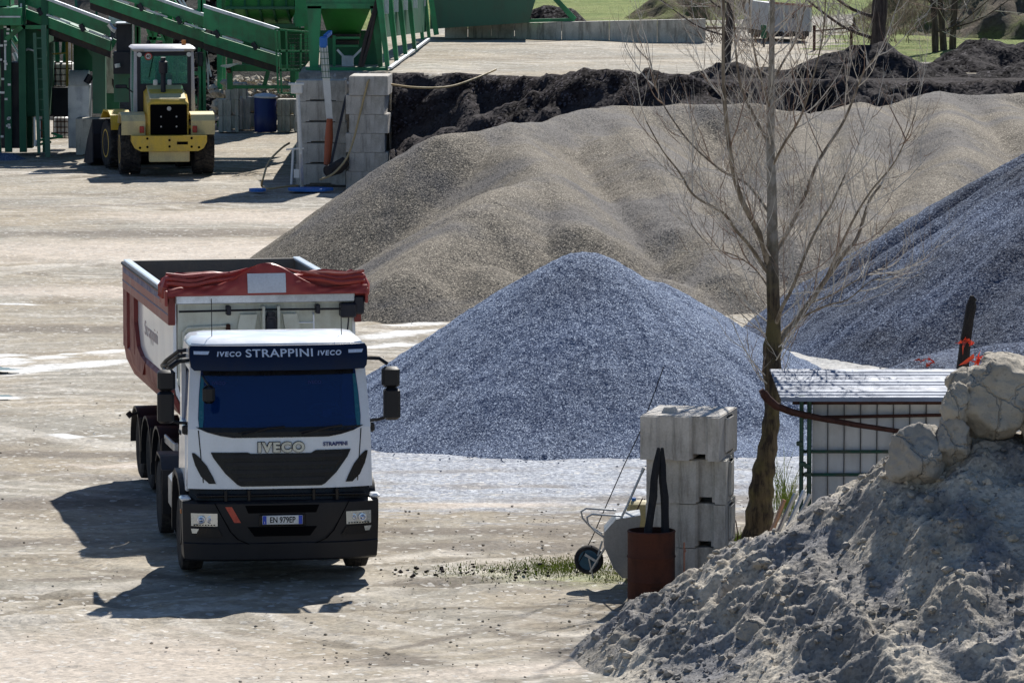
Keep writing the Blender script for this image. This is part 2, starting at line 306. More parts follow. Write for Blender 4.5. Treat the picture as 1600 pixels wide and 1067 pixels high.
M['steel'] = worn('grey steel', (.42, .43, .44), (.25, .22, .2), .5, 4, .38, .6)
M['chrome'] = worn('bright letters', (.62, .60, .52), (.4, .38, .3), .3, 8, .3, .3)
M['lens'] = worn('lamp lens', (.70, .72, .68), (.45, .45, .42), .4, 20, .1, .3, coat=1)
M['lampin'] = worn('lamp reflector', (.55, .60, .72), (.25, .3, .42), .5, 30, .12, .8)
M['amber'] = worn('amber lens', (.6, .2, .04), (.4, .15, .05), .3, 9, .2)
M['redlamp'] = worn('red lens', (.45, .03, .02), (.3, .03, .02), .3, 9, .25)
M['redrefl'] = worn('red reflective tape', (.6, .09, .05), (.4, .06, .04), .3, 9, .4)
M['platew'] = worn('plate white', (.75, .76, .76), (.6, .6, .58), .2, 9, .4); M['plateb'] = worn('plate blue', (.02, .07, .55), (.02, .05, .35), .2, 9, .4)
M['tealedge'] = worn('teal glass edge', (.015, .13, .19), (.01, .09, .13), .4, 5, .15)
M['ink'] = worn('black ink', (.004, .004, .005), (.01, .01, .01), .1, 9, .9, spec=.05); M['navy'] = worn('navy lettering', (.02, .03, .16), (.02, .03, .1), .1, 9, .4)
M['sign'] = worn('pale blue lettering', (.62, .70, .85), (.5, .6, .75), .2, 9, .4)
M['paper'] = worn('pale patch cloth', (.62, .66, .74), (.45, .48, .55), .4, 5, .6)
M['yellow'] = worn('loader yellow', (.74, .49, .045), (.40, .30, .13), .6, 3, .45, coat=.2); M['yelpale'] = worn('pale loader yellow', (.68, .58, .30), (.45, .38, .26), .6, 3, .5)
M['lav'] = worn('pale grey cab paint', (.50, .50, .56), (.35, .32, .30), .4, 3, .4)
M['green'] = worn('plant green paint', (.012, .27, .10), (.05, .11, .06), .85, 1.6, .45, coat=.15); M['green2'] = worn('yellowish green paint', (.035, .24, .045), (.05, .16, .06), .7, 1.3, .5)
M['green3'] = worn('dull green paint', (.06, .17, .11), (.10, .14, .10), .7, 1.3, .55); M['dkgreen'] = worn('shaded green sheet', (.012, .12, .06), (.02, .07, .045), .6, 1.3, .6)  # dkgreen: darker copy of the plant green, shade put into the colour
M['belt'] = worn('belt rubber', (.035, .028, .028), (.12, .085, .06), .6, 3, .8); M['blacks'] = worn('black steel', (.008, .009, .02), (.02, .02, .03), .4, 3, .5)
M['bluep'] = worn('blue plastic', (.006, .018, .12), (.02, .05, .2), .4, 3, .4); M['bluepaint'] = worn('blue paint', (.02, .16, .55), (.05, .15, .3), .4, 3, .5)
M['whitep'] = worn('white plastic', (.74, .74, .72), (.5, .48, .44), .4, 3, .5); M['ibc'] = worn('tank plastic', (.80, .80, .78), (.6, .58, .52), .4, 3, .5)
M['orange'] = worn('orange pipe', (.40, .09, .03), (.25, .08, .04), .5, 3, .5); M['hose'] = worn('yellow hose', (.48, .36, .19), (.35, .27, .15), .4, 8, .6)
M['ladder'] = worn('ladder yellow', (.6, .42, .05), (.4, .3, .1), .4, 6, .5)
M['rust'] = worn('rusty steel', (.085, .026, .014), (.012, .009, .009), 1., 1.7, .85, .2, bump=.5); M['rustd'] = worn('dark rusty pipe', (.07, .025, .018), (.03, .015, .012), .8, 6, .7, .3)
M['char'] = worn('charred wood', (.012, .011, .012), (.045, .04, .035), .6, 7, .9, bump=.6); M['wood'] = worn('weathered wood', (.40, .20, .11), (.42, .33, .24), .7, 6, .8)
M['roofs'] = worn('ribbed roof sheet', (.17, .22, .32), (.17, .18, .22), .6, 2, .5, 0)
M['galv'] = worn('galvanised sheet', (.52, .56, .62), (.36, .36, .38), .6, 2, .35, .55); M['panel'] = worn('shed wall sheet', (.60, .62, .64), (.42, .41, .38), .6, 2, .5, bump=.05)
M['scaf'] = worn('green scaffold tube', (.008, .07, .045), (.1, .08, .06), .6, 6, .5); M['net'] = worn('orange netting', (.85, .09, .03), (.7, .1, .05), .3, 9, .6)
M['pink'] = worn('pinkish rod', (.5, .24, .17), (.35, .18, .12), .5, 9, .7); M['jerry'] = worn('yellowed plastic', (.52, .44, .22), (.38, .31, .18), .5, 4, .5)
def glass(name, tint, body, f):
    t = NT(name); tr = t.n('ShaderNodeBsdfTransparent'); tr.inputs[0].default_value = (*tint, 1)
    t.out(body, t.ramp(t.noise(5, 5, .7), .4, .7, .03, .12), t.bump(t.noise(.9, 2), .12, .05), 0, .8); mx = t.n('ShaderNodeMixShader'); mx.inputs[0].default_value = f
    t.l(tr.outputs[0], mx.inputs[1]); t.l(t.b.outputs[0], mx.inputs[2]); t.l(mx.outputs[0], t.t.nodes['Material Output'].inputs[0]); return t.m
M['wind'] = glass('blue tinted windscreen', (.20, .42, .80), (.003, .032, .145), .55); M['teal'] = glass('greenish cab glass', (.72, .96, .88), (.12, .34, .30), .32)
def bark(name, a, b, moss=None):
    t = NT(name); c = t.mix(t.ramp(t.noise(14, 5, .7, src=t.map((1, 1, .18))), .4, .62), a, b)
    if moss:
        c = t.mix(t.ramp(t.noise(3, 5, .6), .45, .62, 0, .8), c, moss); z = t.sep(t.co)[2]
        c = t.mix(t.ramp(t.ma('ADD', z, t.noise(2, 3)), 3.6, 5.4, 0, .9), c, t.mix(t.ramp(t.noise(9, 4), .4, .6), (.22, .20, .17), (.36, .34, .31)))
    return t.out(c, .85, t.bump(t.noise(16, 5, .7, src=t.map((1, 1, .16))), 1., .04), 0, .2)
M['bark'] = bark('furrowed bark', (.035, .027, .022), (.12, .092, .06), (.135, .112, .05)); M['limb'] = bark('limb bark', (.15, .12, .09), (.33, .28, .22))
M['twig'] = bark('pale twigs', (.50, .46, .41), (.68, .63, .57)); M['twig2'] = bark('reddish twigs', (.22, .14, .11), (.36, .27, .21)); M['bark2'] = bark('dark far bark', (.06, .045, .04), (.12, .095, .08))
def grass_mat(name, a, b, d, dirtamt=.5):
    t = NT(name); c = t.mix(t.ramp(t.noise(1.2, 6, .7), .35, .65), a, b); c = t.mix(t.ramp(t.noise(.25, 5, .7, src=t.map((.6, 1, 1))), .5, .62, 0, dirtamt), c, d)
    return t.out(t.vm('SCALE', c, t.ramp(t.noise(8, 5, .8), .3, .7, .6, 1.4, False)), .85, t.bump(t.noise(6, 6, .8), 1., .15), 0, .15)
def field_mat():
    t = NT('meadow'); nz = t.noise(.5, 6, .7)
    c = t.mix(t.ramp(t.noise(.5, 6, .7), .35, .65), (.20, .26, .09), (.30, .34, .13)); c = t.mix(t.ramp(t.noise(.2, 6, .7, src=t.map((.5, 1, 1), loc=(3, 0, 0))), .52, .66, 0, .7), c, (.30, .25, .15))
    for cx, cy, rx, ry, rz in ((11, 175, 5.5, 4.5, .1), (7.5, 167, 3.5, 3.5, .3), (22, 182, 8, 3, .1)):
        c = t.mix(t.ell(cx, cy, rx, ry, rz, .3, .6, nz), c, (.46, .43, .38))
    bk = t.sep(t.co)[0]; c = t.mix(t.ramp(bk, -6.2, -5., .9, 0), c, (.13, .115, .12))
    return t.out(t.vm('SCALE', c, t.ramp(t.noise(5, 6, .8), .3, .7, .65, 1.35, False)), .9, t.bump(t.noise(4, 6, .8), .9, .2), 0, .1)
M['field'] = field_mat(); M['moss'] = grass_mat('mossy clods', (.20, .23, .07), (.12, .10, .065), (.15, .12, .10), .8); M['grass'] = grass_mat('weed blades', (.24, .36, .04), (.40, .46, .10), (.34, .30, .12), .3)
def water():
    t = NT('puddle water'); return t.out((.10, .09, .03), .05, t.bump(t.noise(3, 3), .05, .02), 0, .5)
M['water'] = water()
# ---------------------------------------------------------------- the setting
xs = axis([(-1500, -100, 200), (-100, -20, 8), (-20, -10, .5), (-10, 11, .16), (11, 25, .7), (25, 105, 10), (105, 1505, 200)])
ys = axis([(-300, 30, 30), (30, 55, 2.5), (55, 80, .16), (80, 175, .3), (175, 235, 10), (235, 2000, 150)])
X, Y = np.meshgrid(xs, ys); fine = (np.abs(X) < 20) & (Y > 50) & (Y < 170)
Z = np.where(fine, .03 * fbm(X, Y, .35, 4, 3) + .026 * fbm(X, Y, 2.2, 3, 8) - .02, 0) - .01
for cx, cy, R in ((-22, 46, 25.5), (-22, 46, 27.6), (9, 52, 17.5), (9, 52, 19.6), (3, 40, 25), (3, 40, 27.1), (-14, 84, 19.5), (-14, 84, 21.8), (2, 46.5, 30), (3, 46.5, 32.1), (-30, 95, 26), (-30, 95, 28.4)):
    q = np.abs(np.hypot(X - cx, Y - cy) - R + .3 * fbm(X, Y, .8, 2, 91)); Z = Z - np.where(fine, .028 * np.exp(-(q / .16) ** 2) - .015 * np.exp(-((q - .36) / .14) ** 2), 0) * ss(-.2, .2, fbm(X, Y, .3, 2, 92))
Z = np.where(np.abs(Y) > 178, -.05, Z)
hf('ground', X, Y, Z, M['yard'], kind='structure')
def edge(X): return np.interp(X, [-3.4, -3.2, -1, 1, 3, 5, 9, 40], [139.6, 138.9, 138.0, 136.5, 135.6, 134.6, 134.2, 134])
xs = axis([(-5.7, 14, .12), (14, 60, 2)]); ys = axis([(120, 168, .16)]); X, Y = np.meshgrid(xs, ys)
wall = X < -3.25; n1 = fbm(X, Y, .35, 5, 21); n2 = fbm(X, Y, 1.4, 4, 22)
d = Y - edge(X) + np.where(wall, 0, .9 * n1); run = np.where(wall, .35, 5.6 + 1.8 * n1)
top = ss(0, 1, 1 + d / run); Z = 2.9 * np.where(wall, top, np.clip(1 + d / run, 0, 1)) - .12 * (1 - top)
Z = Z + np.where(wall, 0, (1 - ss(-.3, .5, d)) * (.34 * n2 + .6 * n1 + .10 * fbm(X, Y, 4, 3, 5))) + .05 * fbm(X, Y, .5, 3, 9) + .05 * ss(-1, 0, d) * (1 - ss(0, 1.5, d))
X0 = X[:-1, :-1]; Y0 = Y[:-1, :-1]; N0 = n2[:-1, :-1]
mi = ((d[:-1, :-1] < .35 + .8 * N0 + 5.0 * ss(4.2, 5.4, X0 + N0)) & ~wall[:-1, :-1]).astype(int)
mi = np.where((mi == 0) & (X0 + 2 * N0 > 9.4) & (Y0 > 146), 2, mi)
hf('plateau', X, Y, Z, [M['yard'], M['bank'], M['field']], mi=mi, kind='structure')
xs = axis([(-1500, -100, 140), (-100, -20, 5), (-20, 26, .35), (26, 106, 8), (106, 1506, 200)]); ys = axis([(167.8, 215, .35), (215, 315, 10), (315, 2100, 85)]); X, Y = np.meshgrid(xs, ys)
L = 1 - ss(-6.5, -4.8, X); r = 2.93 + .10 * fbm(X, Y, .4, 4, 4) + np.clip(Y - 230, 0, 4000) * .06
bk = np.minimum(6.8, (Y - 168.5) * .8 + .5 * fbm(X, Y, .5, 4, 6)) + np.clip(Y - 230, 0, 4000) * .05
Z = r * (1 - L) + np.maximum(bk, -.4) * L + np.where(np.abs(X) > 60, 1, 0) * 0
hf('field', X, Y, Z, M['field'], kind='structure')
def blob(name, cx, cy, rx, ry, label=None):
    mb = MB(); n = 40; r0 = [1 + .25 * math.sin(3 * q + cx) + .12 * math.sin(7 * q + cy) for q in [2 * math.pi * k / n for k in range(n)]]
    pts = [(cx + rx * r0[k] * math.cos(2 * math.pi * k / n), cy + ry * r0[k] * math.sin(2 * math.pi * k / n), .024) for k in range(n)]
    mb.add(pts, [tuple(range(n))]); return mb.build(name, M['water'], kind='structure')
pq = G(2, 578); blob('puddle', pq.x - .25, pq.y, .5, .32); pq = G(2, 620.5); blob('puddle', pq.x, pq.y, .2, .12)

# ---------------------------------------------------------------- piles
def ridges(X, Y, rs, k=.12):
    acc = 0
    for pts, s in rs:
        best = np.full(X.shape, -99.)
        pts = [tuple(p) for p in pts]
        if len(pts) == 1: pts = pts * 2
        for (x0, y0, h0), (x1, y1, h1) in zip(pts, pts[1:]):
            dx, dy = x1 - x0, y1 - y0; q = dx * dx + dy * dy or 1; t = np.clip(((X - x0) * dx + (Y - y0) * dy) / q, 0, 1)
            dd = np.hypot(X - x0 - t * dx, Y - y0 - t * dy); best = np.maximum(best, h0 + (h1 - h0) * t - s * (np.sqrt(dd * dd + .16) - .4))
        acc = acc + np.exp(np.clip(best / k, -60, 200))
    return k * np.log(acc + 1e-30)
def pile(name, label, cat, rs, bx, by, res, mat, noi, k=.12, base=0, xs=1., **kw):
    X, Y = np.meshgrid(np.arange(bx[0], bx[1], res), np.arange(by[0], by[1], res)); Z = ridges(X * xs, Y, [([(p[0] * xs, p[1], p[2]) for p in q], s_) for q, s_ in rs], k)
    Z = Z + noi(X, Y) * ss(-.3, .5, Z - base); return hf(name, X, Y, Z, mat, keep=Z > base - .1, label=label, category=cat, **kw) if 0 else tag(hf(name, X, Y, Z, mat, keep=Z > base - .1), label, cat, **kw)
def P(px, py, Y, dz=0): p = W(px, py, Y); return (p.x, Y, p.z + dz)
# pale stone ridge across the middle
rs = [([P(690, 198, 116, -.12), P(800, 190, 118)], .72), ([P(800, 192, 118), P(850, 262, 111), P(900, 345, 106.5)], .70), ([P(850, 265, 111), P(745, 315, 106.5), P(640, 415, 103)], .66),
      ([P(800, 192, 118), P(960, 160, 124), P(1060, 160, 126), P(1180, 164, 126)], .64), ([P(960, 160, 124), P(1010, 235, 115), P(1060, 330, 109)], .68), ([P(1060, 330, 109), P(1130, 420, 104.5)], .62), ([P(760, 405, 103.6)], .55), ([P(960, 420, 103.6), P(1010, 430, 103.6)], .5),
      ([P(1180, 164, 126), P(1260, 185, 124), P(1345, 157, 127), P(1380, 160, 128), P(1470, 140, 131), P(1540, 148, 131), P(1620, 143, 132), P(1800, 140, 134)], .64),
      ([P(1345, 157, 127), P(1330, 260, 115), P(1300, 360, 108)], .62), ([P(1470, 142, 131), P(1500, 240, 117), P(1420, 330, 110)], .62), ([P(1540, 148, 131), P(1680, 260, 118)], .5), ([P(1100, 260, 113), P(1200, 360, 107.5)], .6), ([P(925, 190, 121), P(990, 290, 112), (3.3, 107.5, 1.3)], .7), ([P(1240, 175, 124), P(1270, 270, 114)], .58)]
pile('stone_pile', 'long pale brown ridge of crushed stone across the middle of the yard', 'stone pile', rs, (-7.5, 17), (97, 136), .12, M['beige'],
     lambda X, Y: .16 * fbm(X, Y, .25, 2, 31) + .09 * fbm(X + .35 * Y, Y * .35, .7, 4, 33) + .03 * fbm(X, Y, 5, 2, 35) - .05, .05)
c = W(915, 398, 84.6)
def cone_noise(X, Y):
    a = np.arctan2(Y - 84.8, X - 1.2); r = np.hypot(X - 1.2, Y - 84.8)
    return .075 * fbm(a * 7, r * .35, 1., 3, 47) * ss(.3, 2, r) * (1 + ss(2.5, 4, r)) + .09 * fbm(X, Y, .4, 2, 41) + .025 * fbm(X, Y, 2.5, 3, 43) + .02 * fbm(X, Y, 14, 2, 45)
rs = [([(c.x, c.y, c.z + .05), (c.x + .1, 86.2, c.z - .2)], .645), ([(c.x + 1.2, 86, c.z - .65), (c.x + 3.35, 90.0, .55)], .62), ([(-1.0, 81.9, .55), (-1.5, 81.4, .2)], .55), ([(.2, 80.9, .22), (3.8, 80.9, .18)], .3)]
pile('gravel_pile', 'cone of blue grey grit beside the white truck', 'gravel pile', rs, (-5, 8), (78, 94.5), .05, M['cone'], cone_noise, .1)
def groove(X, Y):
    a = np.arctan2(Y - 100.5, X - 15.5); r = np.hypot(X - 15.5, Y - 100.5)
    return .34 * fbm(a * 11, r * .12, 1., 4, 51) * ss(.5, 4, r) + .03 * fbm(X, Y, 6, 2, 53) + .03
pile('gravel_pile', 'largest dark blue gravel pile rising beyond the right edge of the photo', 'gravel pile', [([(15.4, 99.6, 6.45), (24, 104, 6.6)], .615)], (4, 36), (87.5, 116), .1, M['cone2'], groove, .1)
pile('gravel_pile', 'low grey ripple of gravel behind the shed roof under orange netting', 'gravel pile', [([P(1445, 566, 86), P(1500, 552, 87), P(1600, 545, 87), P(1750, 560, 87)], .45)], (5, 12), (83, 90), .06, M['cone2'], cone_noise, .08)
blk = lambda X, Y: .32 * fbm(X, Y, .7, 4, 61) + .2 * fbm(X, Y, 2.2, 4, 63)
pile('soil_heap', 'black soil heap between the road and the thick bare tree', 'soil heap', [([P(1125, 106, 137.5), P(1150, 93, 138), P(1200, 103, 138), P(1280, 98, 138), P(1340, 82, 139), P(1385, 80, 139), P(1440, 100, 139), P(1480, 108, 139)], .62)], (3.5, 15), (128, 145), .1, M['black'], blk, .1, base=1.2)
pile('soil_heap', 'tallest black soil heap below the mossy bank in the top right corner', 'soil heap', [([P(1475, 96, 141), P(1535, 60, 142), P(1575, 68, 142), P(1660, 82, 142)], .62), ([P(1560, 95, 138), P(1640, 105, 138)], .6)], (10, 20), (130, 149), .1, M['black'], blk, .1, base=1.2)
pile('soil_heap', 'small black mound in front of the dark bank, right of centre', 'soil heap', [([P(1345, 140, 133.5), P(1385, 134, 134), P(1430, 146, 133.5)], .7)], (6.5, 12.5), (129, 138), .1, M['black'], blk, .1, base=.8)
hum = lambda X, Y: .7 * fbm(X, Y, .6, 4, 71, .6) + .35 * fbm(X, Y, 1.9, 3, 73)
pile('grassy_mound', 'clumpy mound of soil overgrown with moss in the top right corner', 'mound', [([(15.5, 166, 4.2), (18.5, 168, 7), (28, 168, 7.5)], .55)], (11, 34), (154, 182), .18, M['moss'], hum, .15, base=2.8)
pile('grassy_mound', 'low clumpy mound with grass behind the end of the concrete wall', 'mound', [([P(1050, 12, 176), P(1100, 2, 177), P(1165, 10, 178)], .35)], (3, 12), (170, 184), .16, M['moss'], hum, .15, base=2.8)
pile('gravel_pile', 'small dark pile behind the green hopper panel', 'gravel pile', [([P(850, 12, 168), P(875, 14, 168)], .7)], (-2, 4), (164, 172), .15, M['black'], blk, .1, base=2.7)
pile('stone_pile', 'little grey heap at the left edge under the green plant', 'stone pile', [([P(-10, 236, 149), P(8, 238, 149)], .6)], (-16.5, -13), (145, 152), .08, M['cone'], cone_noise, .1)
# near heap of grey earth with lumps
cr = [P(965, 985, 60.9, -.25), P(1000, 955, 61, -.02), P(1030, 935, 61, .1), P(1056, 915, 61), P(1140, 855, 61), P(1220, 806, 61), P(1300, 758, 61), P(1360, 730, 61, -.05), P(1400, 705, 61, -.05), P(1450, 672, 61, -.02), P(1520, 665, 60.7), P(1620, 650, 60.7), P(1750, 600, 60.7)]
def lumps(X, Y):
    n = fbm(X + .4 * Y, Y, .9, 5, 81, .55); r = 1 - np.abs(fbm(X - .5 * Y, Y, 1.5, 4, 83, .55)) * 2.4; f = fbm(X, Y, 6, 5, 85, .62)
    ch = np.exp(-((X - 3.35 - .35 * (61 - Y)) / .42) ** 2) + np.exp(-((X - 5.6 - .1 * (61 - Y)) / .5) ** 2) * (Y < 59.9); m = ss(-.15, .25, fbm(X, Y, .6, 3, 86)) * (1 - .9 * np.clip(ch, 0, 1)); return .14 * n + .17 * r * (.15 + .85 * m) - .16 - .10 * ch + .06 * f * (.2 + 1.2 * m) + .012 * fbm(X, Y, 26, 2, 88)
pile('earth_heap', 'large heap of grey earth and lumps filling the lower right corner', 'earth heap', [(cr, .54), ([(1.05, 60.5, .03), (1.7, 59.4, .25), (3.2, 58.2, .6)], .4), ([P(1180, 945, 59.8), P(1235, 1010, 59.1), (2.75, 58.6, .65)], .8), ([P(1390, 815, 60.2), P(1440, 890, 59.5), (4.3, 58.9, 1.4)], .9), ([(5.4, 60.2, 2.6), (6.0, 58.6, 1.5)], .7)], (.3, 8), (54.5, 66), .022, M['earth'], lumps, .07, xs=1.72)

def boulder(name, label, c, r, seed, mat, cat='boulder', rot=0, sub=5, rough=.16, group=None):
    import bmesh
    bm = bmesh.new(); bmesh.ops.create_icosphere(bm, subdivisions=sub, radius=1); rnd = random.Random(seed)
    pl = [(Vector((rnd.gauss(0, 1), rnd.gauss(0, 1), rnd.gauss(0, 1))).normalized(), rnd.uniform(.62, .9)) for _ in range(13)]
    from mathutils import noise
    for v in bm.verts:
        p = v.co.copy(); k = 1.
        for n, dd in pl:
            q = p.dot(n)
            if q > 1e-3: k = min(k, dd / q)
        p = p * (k * 1.07)
        p *= 1 + rough * noise.fractal(p * 1.6 + Vector((seed, 0, 0)), 1, 2, 4) + .05 * noise.fractal(p * 6 + Vector((seed, 3, 0)), .8, 2, 4)
        v.co = Matrix.Rotation(rot, 3, 'Y') @ Vector((p.x * r[0], p.y * r[1], p.z * r[2]))
    me = bpy.data.meshes.new(name); bm.to_mesh(me); bm.free(); me.materials.append(mat); me.shade_smooth()
    o = bpy.data.objects.new(name, me); COL.objects.link(o); o.location = c; return tag(o, label, cat, group)
bo = 'boulders on the earth heap'
boulder('boulder', 'largest pale boulder on top of the earth heap, split by a dark crack', W(1552, 622, 60.5), (.56, .6, .46), 3, M['rock'], group=bo)
boulder('boulder', 'pale slab of rock lying highest on the heap in front of the charred post', W(1590, 578, 60.9), (.5, .5, .19), 5, M['rock'], rot=.15, group=bo)
boulder('boulder', 'rounded pale boulder right beside the end of the shed roof', W(1495, 632, 60.2), (.19, .22, .24), 7, M['rock'], group=bo)
boulder('boulder', 'pale boulder at the right edge beside the crack of the largest one', W(1640, 640, 60.3), (.36, .4, .42), 9, M['rock'], group=bo)
boulder('boulder', 'big dusty grey boulder leaning on the left flank below the pale boulders', W(1433, 712, 60.3), (.40, .45, .36), 11, M['rock2'], rot=-.5, group=bo)
boulder('boulder', 'dusty grey boulder wedged under the rounded pale one', W(1488, 690, 60.2), (.25, .3, .30), 13, M['rock2'], group=bo)
boulder('boulder', 'grey boulder buried in the slope in the shade of the largest boulder', W(1545, 720, 60.3), (.38, .3, .26), 14, M['rock2'], group=bo)
boulder('boulder', 'long dusty lump hanging down the middle of the heap', W(1418, 848, 59.6), (.42, .28, .20), 15, M['rock2'], rot=.95, group=bo)
boulder('boulder', 'squat dusty lump left of the long hanging lump', W(1378, 882, 59.5), (.22, .2, .15), 16, M['rock2'], group=bo)
boulder('boulder', 'small single lump lying low near the right edge of the heap', W(1562, 912, 58.9), (.13, .14, .11), 17, M['rock'], group=bo)
boulder('boulder', 'cracked lump at the foot of the heap near the bottom of the photo', W(1200, 1000, 58.95), (.33, .26, .24), 19, M['rock2'], rot=.5, group=bo)
boulder('boulder', 'thin lump on the left slope of the heap below the plank ends', W(1190, 880, 60.25), (.12, .12, .08), 21, M['rock2'], group=bo)

# stones lying loose: too many to count, one object each
def scatter(name, fn, n, mat, seed, **k):
    rnd = random.Random(seed); mb = MB()
    g_ = .618; base = [(-g_, 1, 0), (g_, 1, 0), (-g_, -1, 0), (g_, -1, 0), (0, -g_, 1), (0, g_, 1), (0, -g_, -1), (0, g_, -1), (1, 0, -g_), (1, 0, g_), (-1, 0, -g_), (-1, 0, g_)]
    fs = [(0, 11, 5), (0, 5, 1), (0, 1, 7), (0, 7, 10), (0, 10, 11), (1, 5, 9), (5, 11, 4), (11, 10, 2), (10, 7, 6), (7, 1, 8), (3, 9, 4), (3, 4, 2), (3, 2, 6), (3, 6, 8), (3, 8, 9), (4, 9, 5), (2, 4, 11), (6, 2, 10), (8, 6, 7), (9, 8, 1)]
    for _ in range(n):
        x, y, z, s = fn(rnd); q = rnd.uniform(0, 6.28); cs, sn = math.cos(q), math.sin(q); vs_ = []
        for p in base:
            a = [p[i] * s * rnd.uniform(.65, 1.0) + rnd.uniform(-.12, .12) * s for i in range(3)]
            vs_.append((x + a[0] * cs - a[1] * sn, y + a[0] * sn + a[1] * cs, z + a[2] * .7))
        mb.add(vs_, fs)
    return mb.build(name, mat, kind='stuff', **k)
dg = bpy.context.evaluated_depsgraph_get; bpy.context.view_layer.update()
HEAP = [o for o in bpy.data.objects if o.name == 'earth_heap'][0]
def on(o, x, y, top=20):
    ok, loc, nn, ix = o.ray_cast(Vector((x, y, top)), Vector((0, 0, -1))); return loc.z if ok else None
def heap_pt(r):
    while 1:
        x = r.uniform(.6, 7); y = r.uniform(57, 61.3); z = on(HEAP, x, y)
        if z is not None and z > .02: return x, y, z + .01, r.choice([.008, .01, .01, .014, .014, .018, .022, .035, .06]) * r.uniform(.7, 1.3)
scatter('loose_stones', heap_pt, 1700, M['earth'], 5, label='loose clods and stones strewn over the earth heap', cat='stones')
def yard_pt(r):
    if r.random() < .45: x = r.gauss(.6, 2.2); y = r.uniform(57, 74)
    else: x = r.uniform(-8, 7); y = 56 + 60 * r.random() ** 1.6
    return x, y, .012, r.choice([.006, .009, .012, .02]) * r.uniform(.7, 1.3)
scatter('loose_stones', yard_pt, 1500, M['yard'], 6, label='loose pebbles strewn over the dirt yard', cat='stones')
def cone_pt(r):
    a = r.uniform(3.3, 6.2); R = r.gauss(4.4, .7); return 1.2 + R * math.cos(a) * .95, 84.8 + R * math.sin(a), .015, r.uniform(.008, .022)
scatter('loose_stones', cone_pt, 1600, M['cone'], 8, label='blue grit spilled along the foot of the grit cone', cat='stones')
def dirtclod(r):
    cx, sx = r.choice([(-.75, .5), (-.35, .25), (.0, .4), (.45, .4), (-1.2, .25)]); p = G(800 + cx * 122 * 1.2, 893 + r.gauss(0, 5)); return p.x + r.gauss(0, sx * .6), p.y + r.gauss(0, .12), .015, r.uniform(.008, .035)
def foot_pt(r):
    a = r.uniform(3.2, 6.3); R = r.gauss(4.5, .35); return 1.2 + R * math.cos(a) * .93, 84.7 + R * math.sin(a) * .95, .02, r.uniform(.03, .065)
scatter('loose_stones', foot_pt, 320, M['cone'], 18, label='coarser blue stones rolled to the foot of the grit cone', cat='stones')
scatter('soil_crumbs', dirtclod, 70, M['bank'], 9, label='dark crumbs of soil along the weedy strip right of the truck', cat='soil crumbs')
# ---------------------------------------------------------------- the tipper truck
def text_part(txt, size, name, mat, parent, T, ext=.006, off=0., sx=1., sp=1., shear=0.):
    cu = bpy.data.curves.new(name, 'FONT'); cu.body = txt; cu.size = size; cu.extrude = ext; cu.offset = off; cu.align_x = 'CENTER'; cu.space_character = sp; cu.shear = shear
    o = bpy.data.objects.new(name, cu); COL.objects.link(o); bpy.context.view_layer.update()
    me = bpy.data.meshes.new_from_object(o.evaluated_get(bpy.context.evaluated_depsgraph_get())); bpy.data.objects.remove(o); bpy.data.curves.remove(cu)
    mb = MB(); mb.add([T(v.co.x * sx, v.co.y, v.co.z) for v in me.vertices], [tuple(p.vertices) for p in me.polygons]); bpy.data.meshes.remove(me)
    return mb.build(name, mat, parent)
g0 = G(441, 908); YAW = rad(8.0)
TM = Matrix.Translation((g0.x, g0.y, 0)) @ Matrix.Rotation(YAW, 4, 'Z')
truck = thing('tipper_truck', 'white truck cab with a red and white tipper trailer parked facing the camera', 'truck', (g0.x, g0.y, 0))
def base(z): return float(np.interp(z, [.3, .5, 1.17, 1.19, 1.95, 2.72, 2.9, 3.06], [.05, 0, .02, .06, .12, .36, .40, .50]))
def yf(x, z): return base(z) + .17 * (abs(x) / 1.2) ** 3.2
def patch(mb, rows, nx=16, off=.01, th=.03):   # rows: (z, xL, xR); a curved plate following the cab front
    fr = []; bk = []
    for z, a, b in rows:
        for i in range(nx + 1):
            x = a + (b - a) * i / nx; fr.append((x, yf(x, z) - off, z)); bk.append((x, yf(x, z) - off + th, z))
    n = nx + 1; R = len(rows); fs = []
    for j in range(R - 1):
        for i in range(nx): q = j * n + i; fs.append((q, q + 1, q + n + 1, q + n)); fs.append((q + R * n, q + n + R * n, q + n + 1 + R * n, q + 1 + R * n))
    rim = [i for i in range(n)] + [j * n + nx for j in range(1, R)] + [(R - 1) * n + i for i in range(nx - 1, -1, -1)] + [j * n for j in range(R - 2, 0, -1)]
    for a, b in zip(rim, rim[1:] + rim[:1]): fs.append((a, a + R * n, b + R * n, b))
    mb.add(fr + bk, fs)
def tp(name, mat, fn, parent=None, smooth=False, M_=None, **k):
    mb = MB(M_ if M_ is not None else TM); fn(mb); return mb.build(name, mat, parent or truck, smooth, split=name in ('air_horn', 'mirror_arm', 'wall_brace', 'wall_post', 'guard_rail', 'landing_leg'), **k)
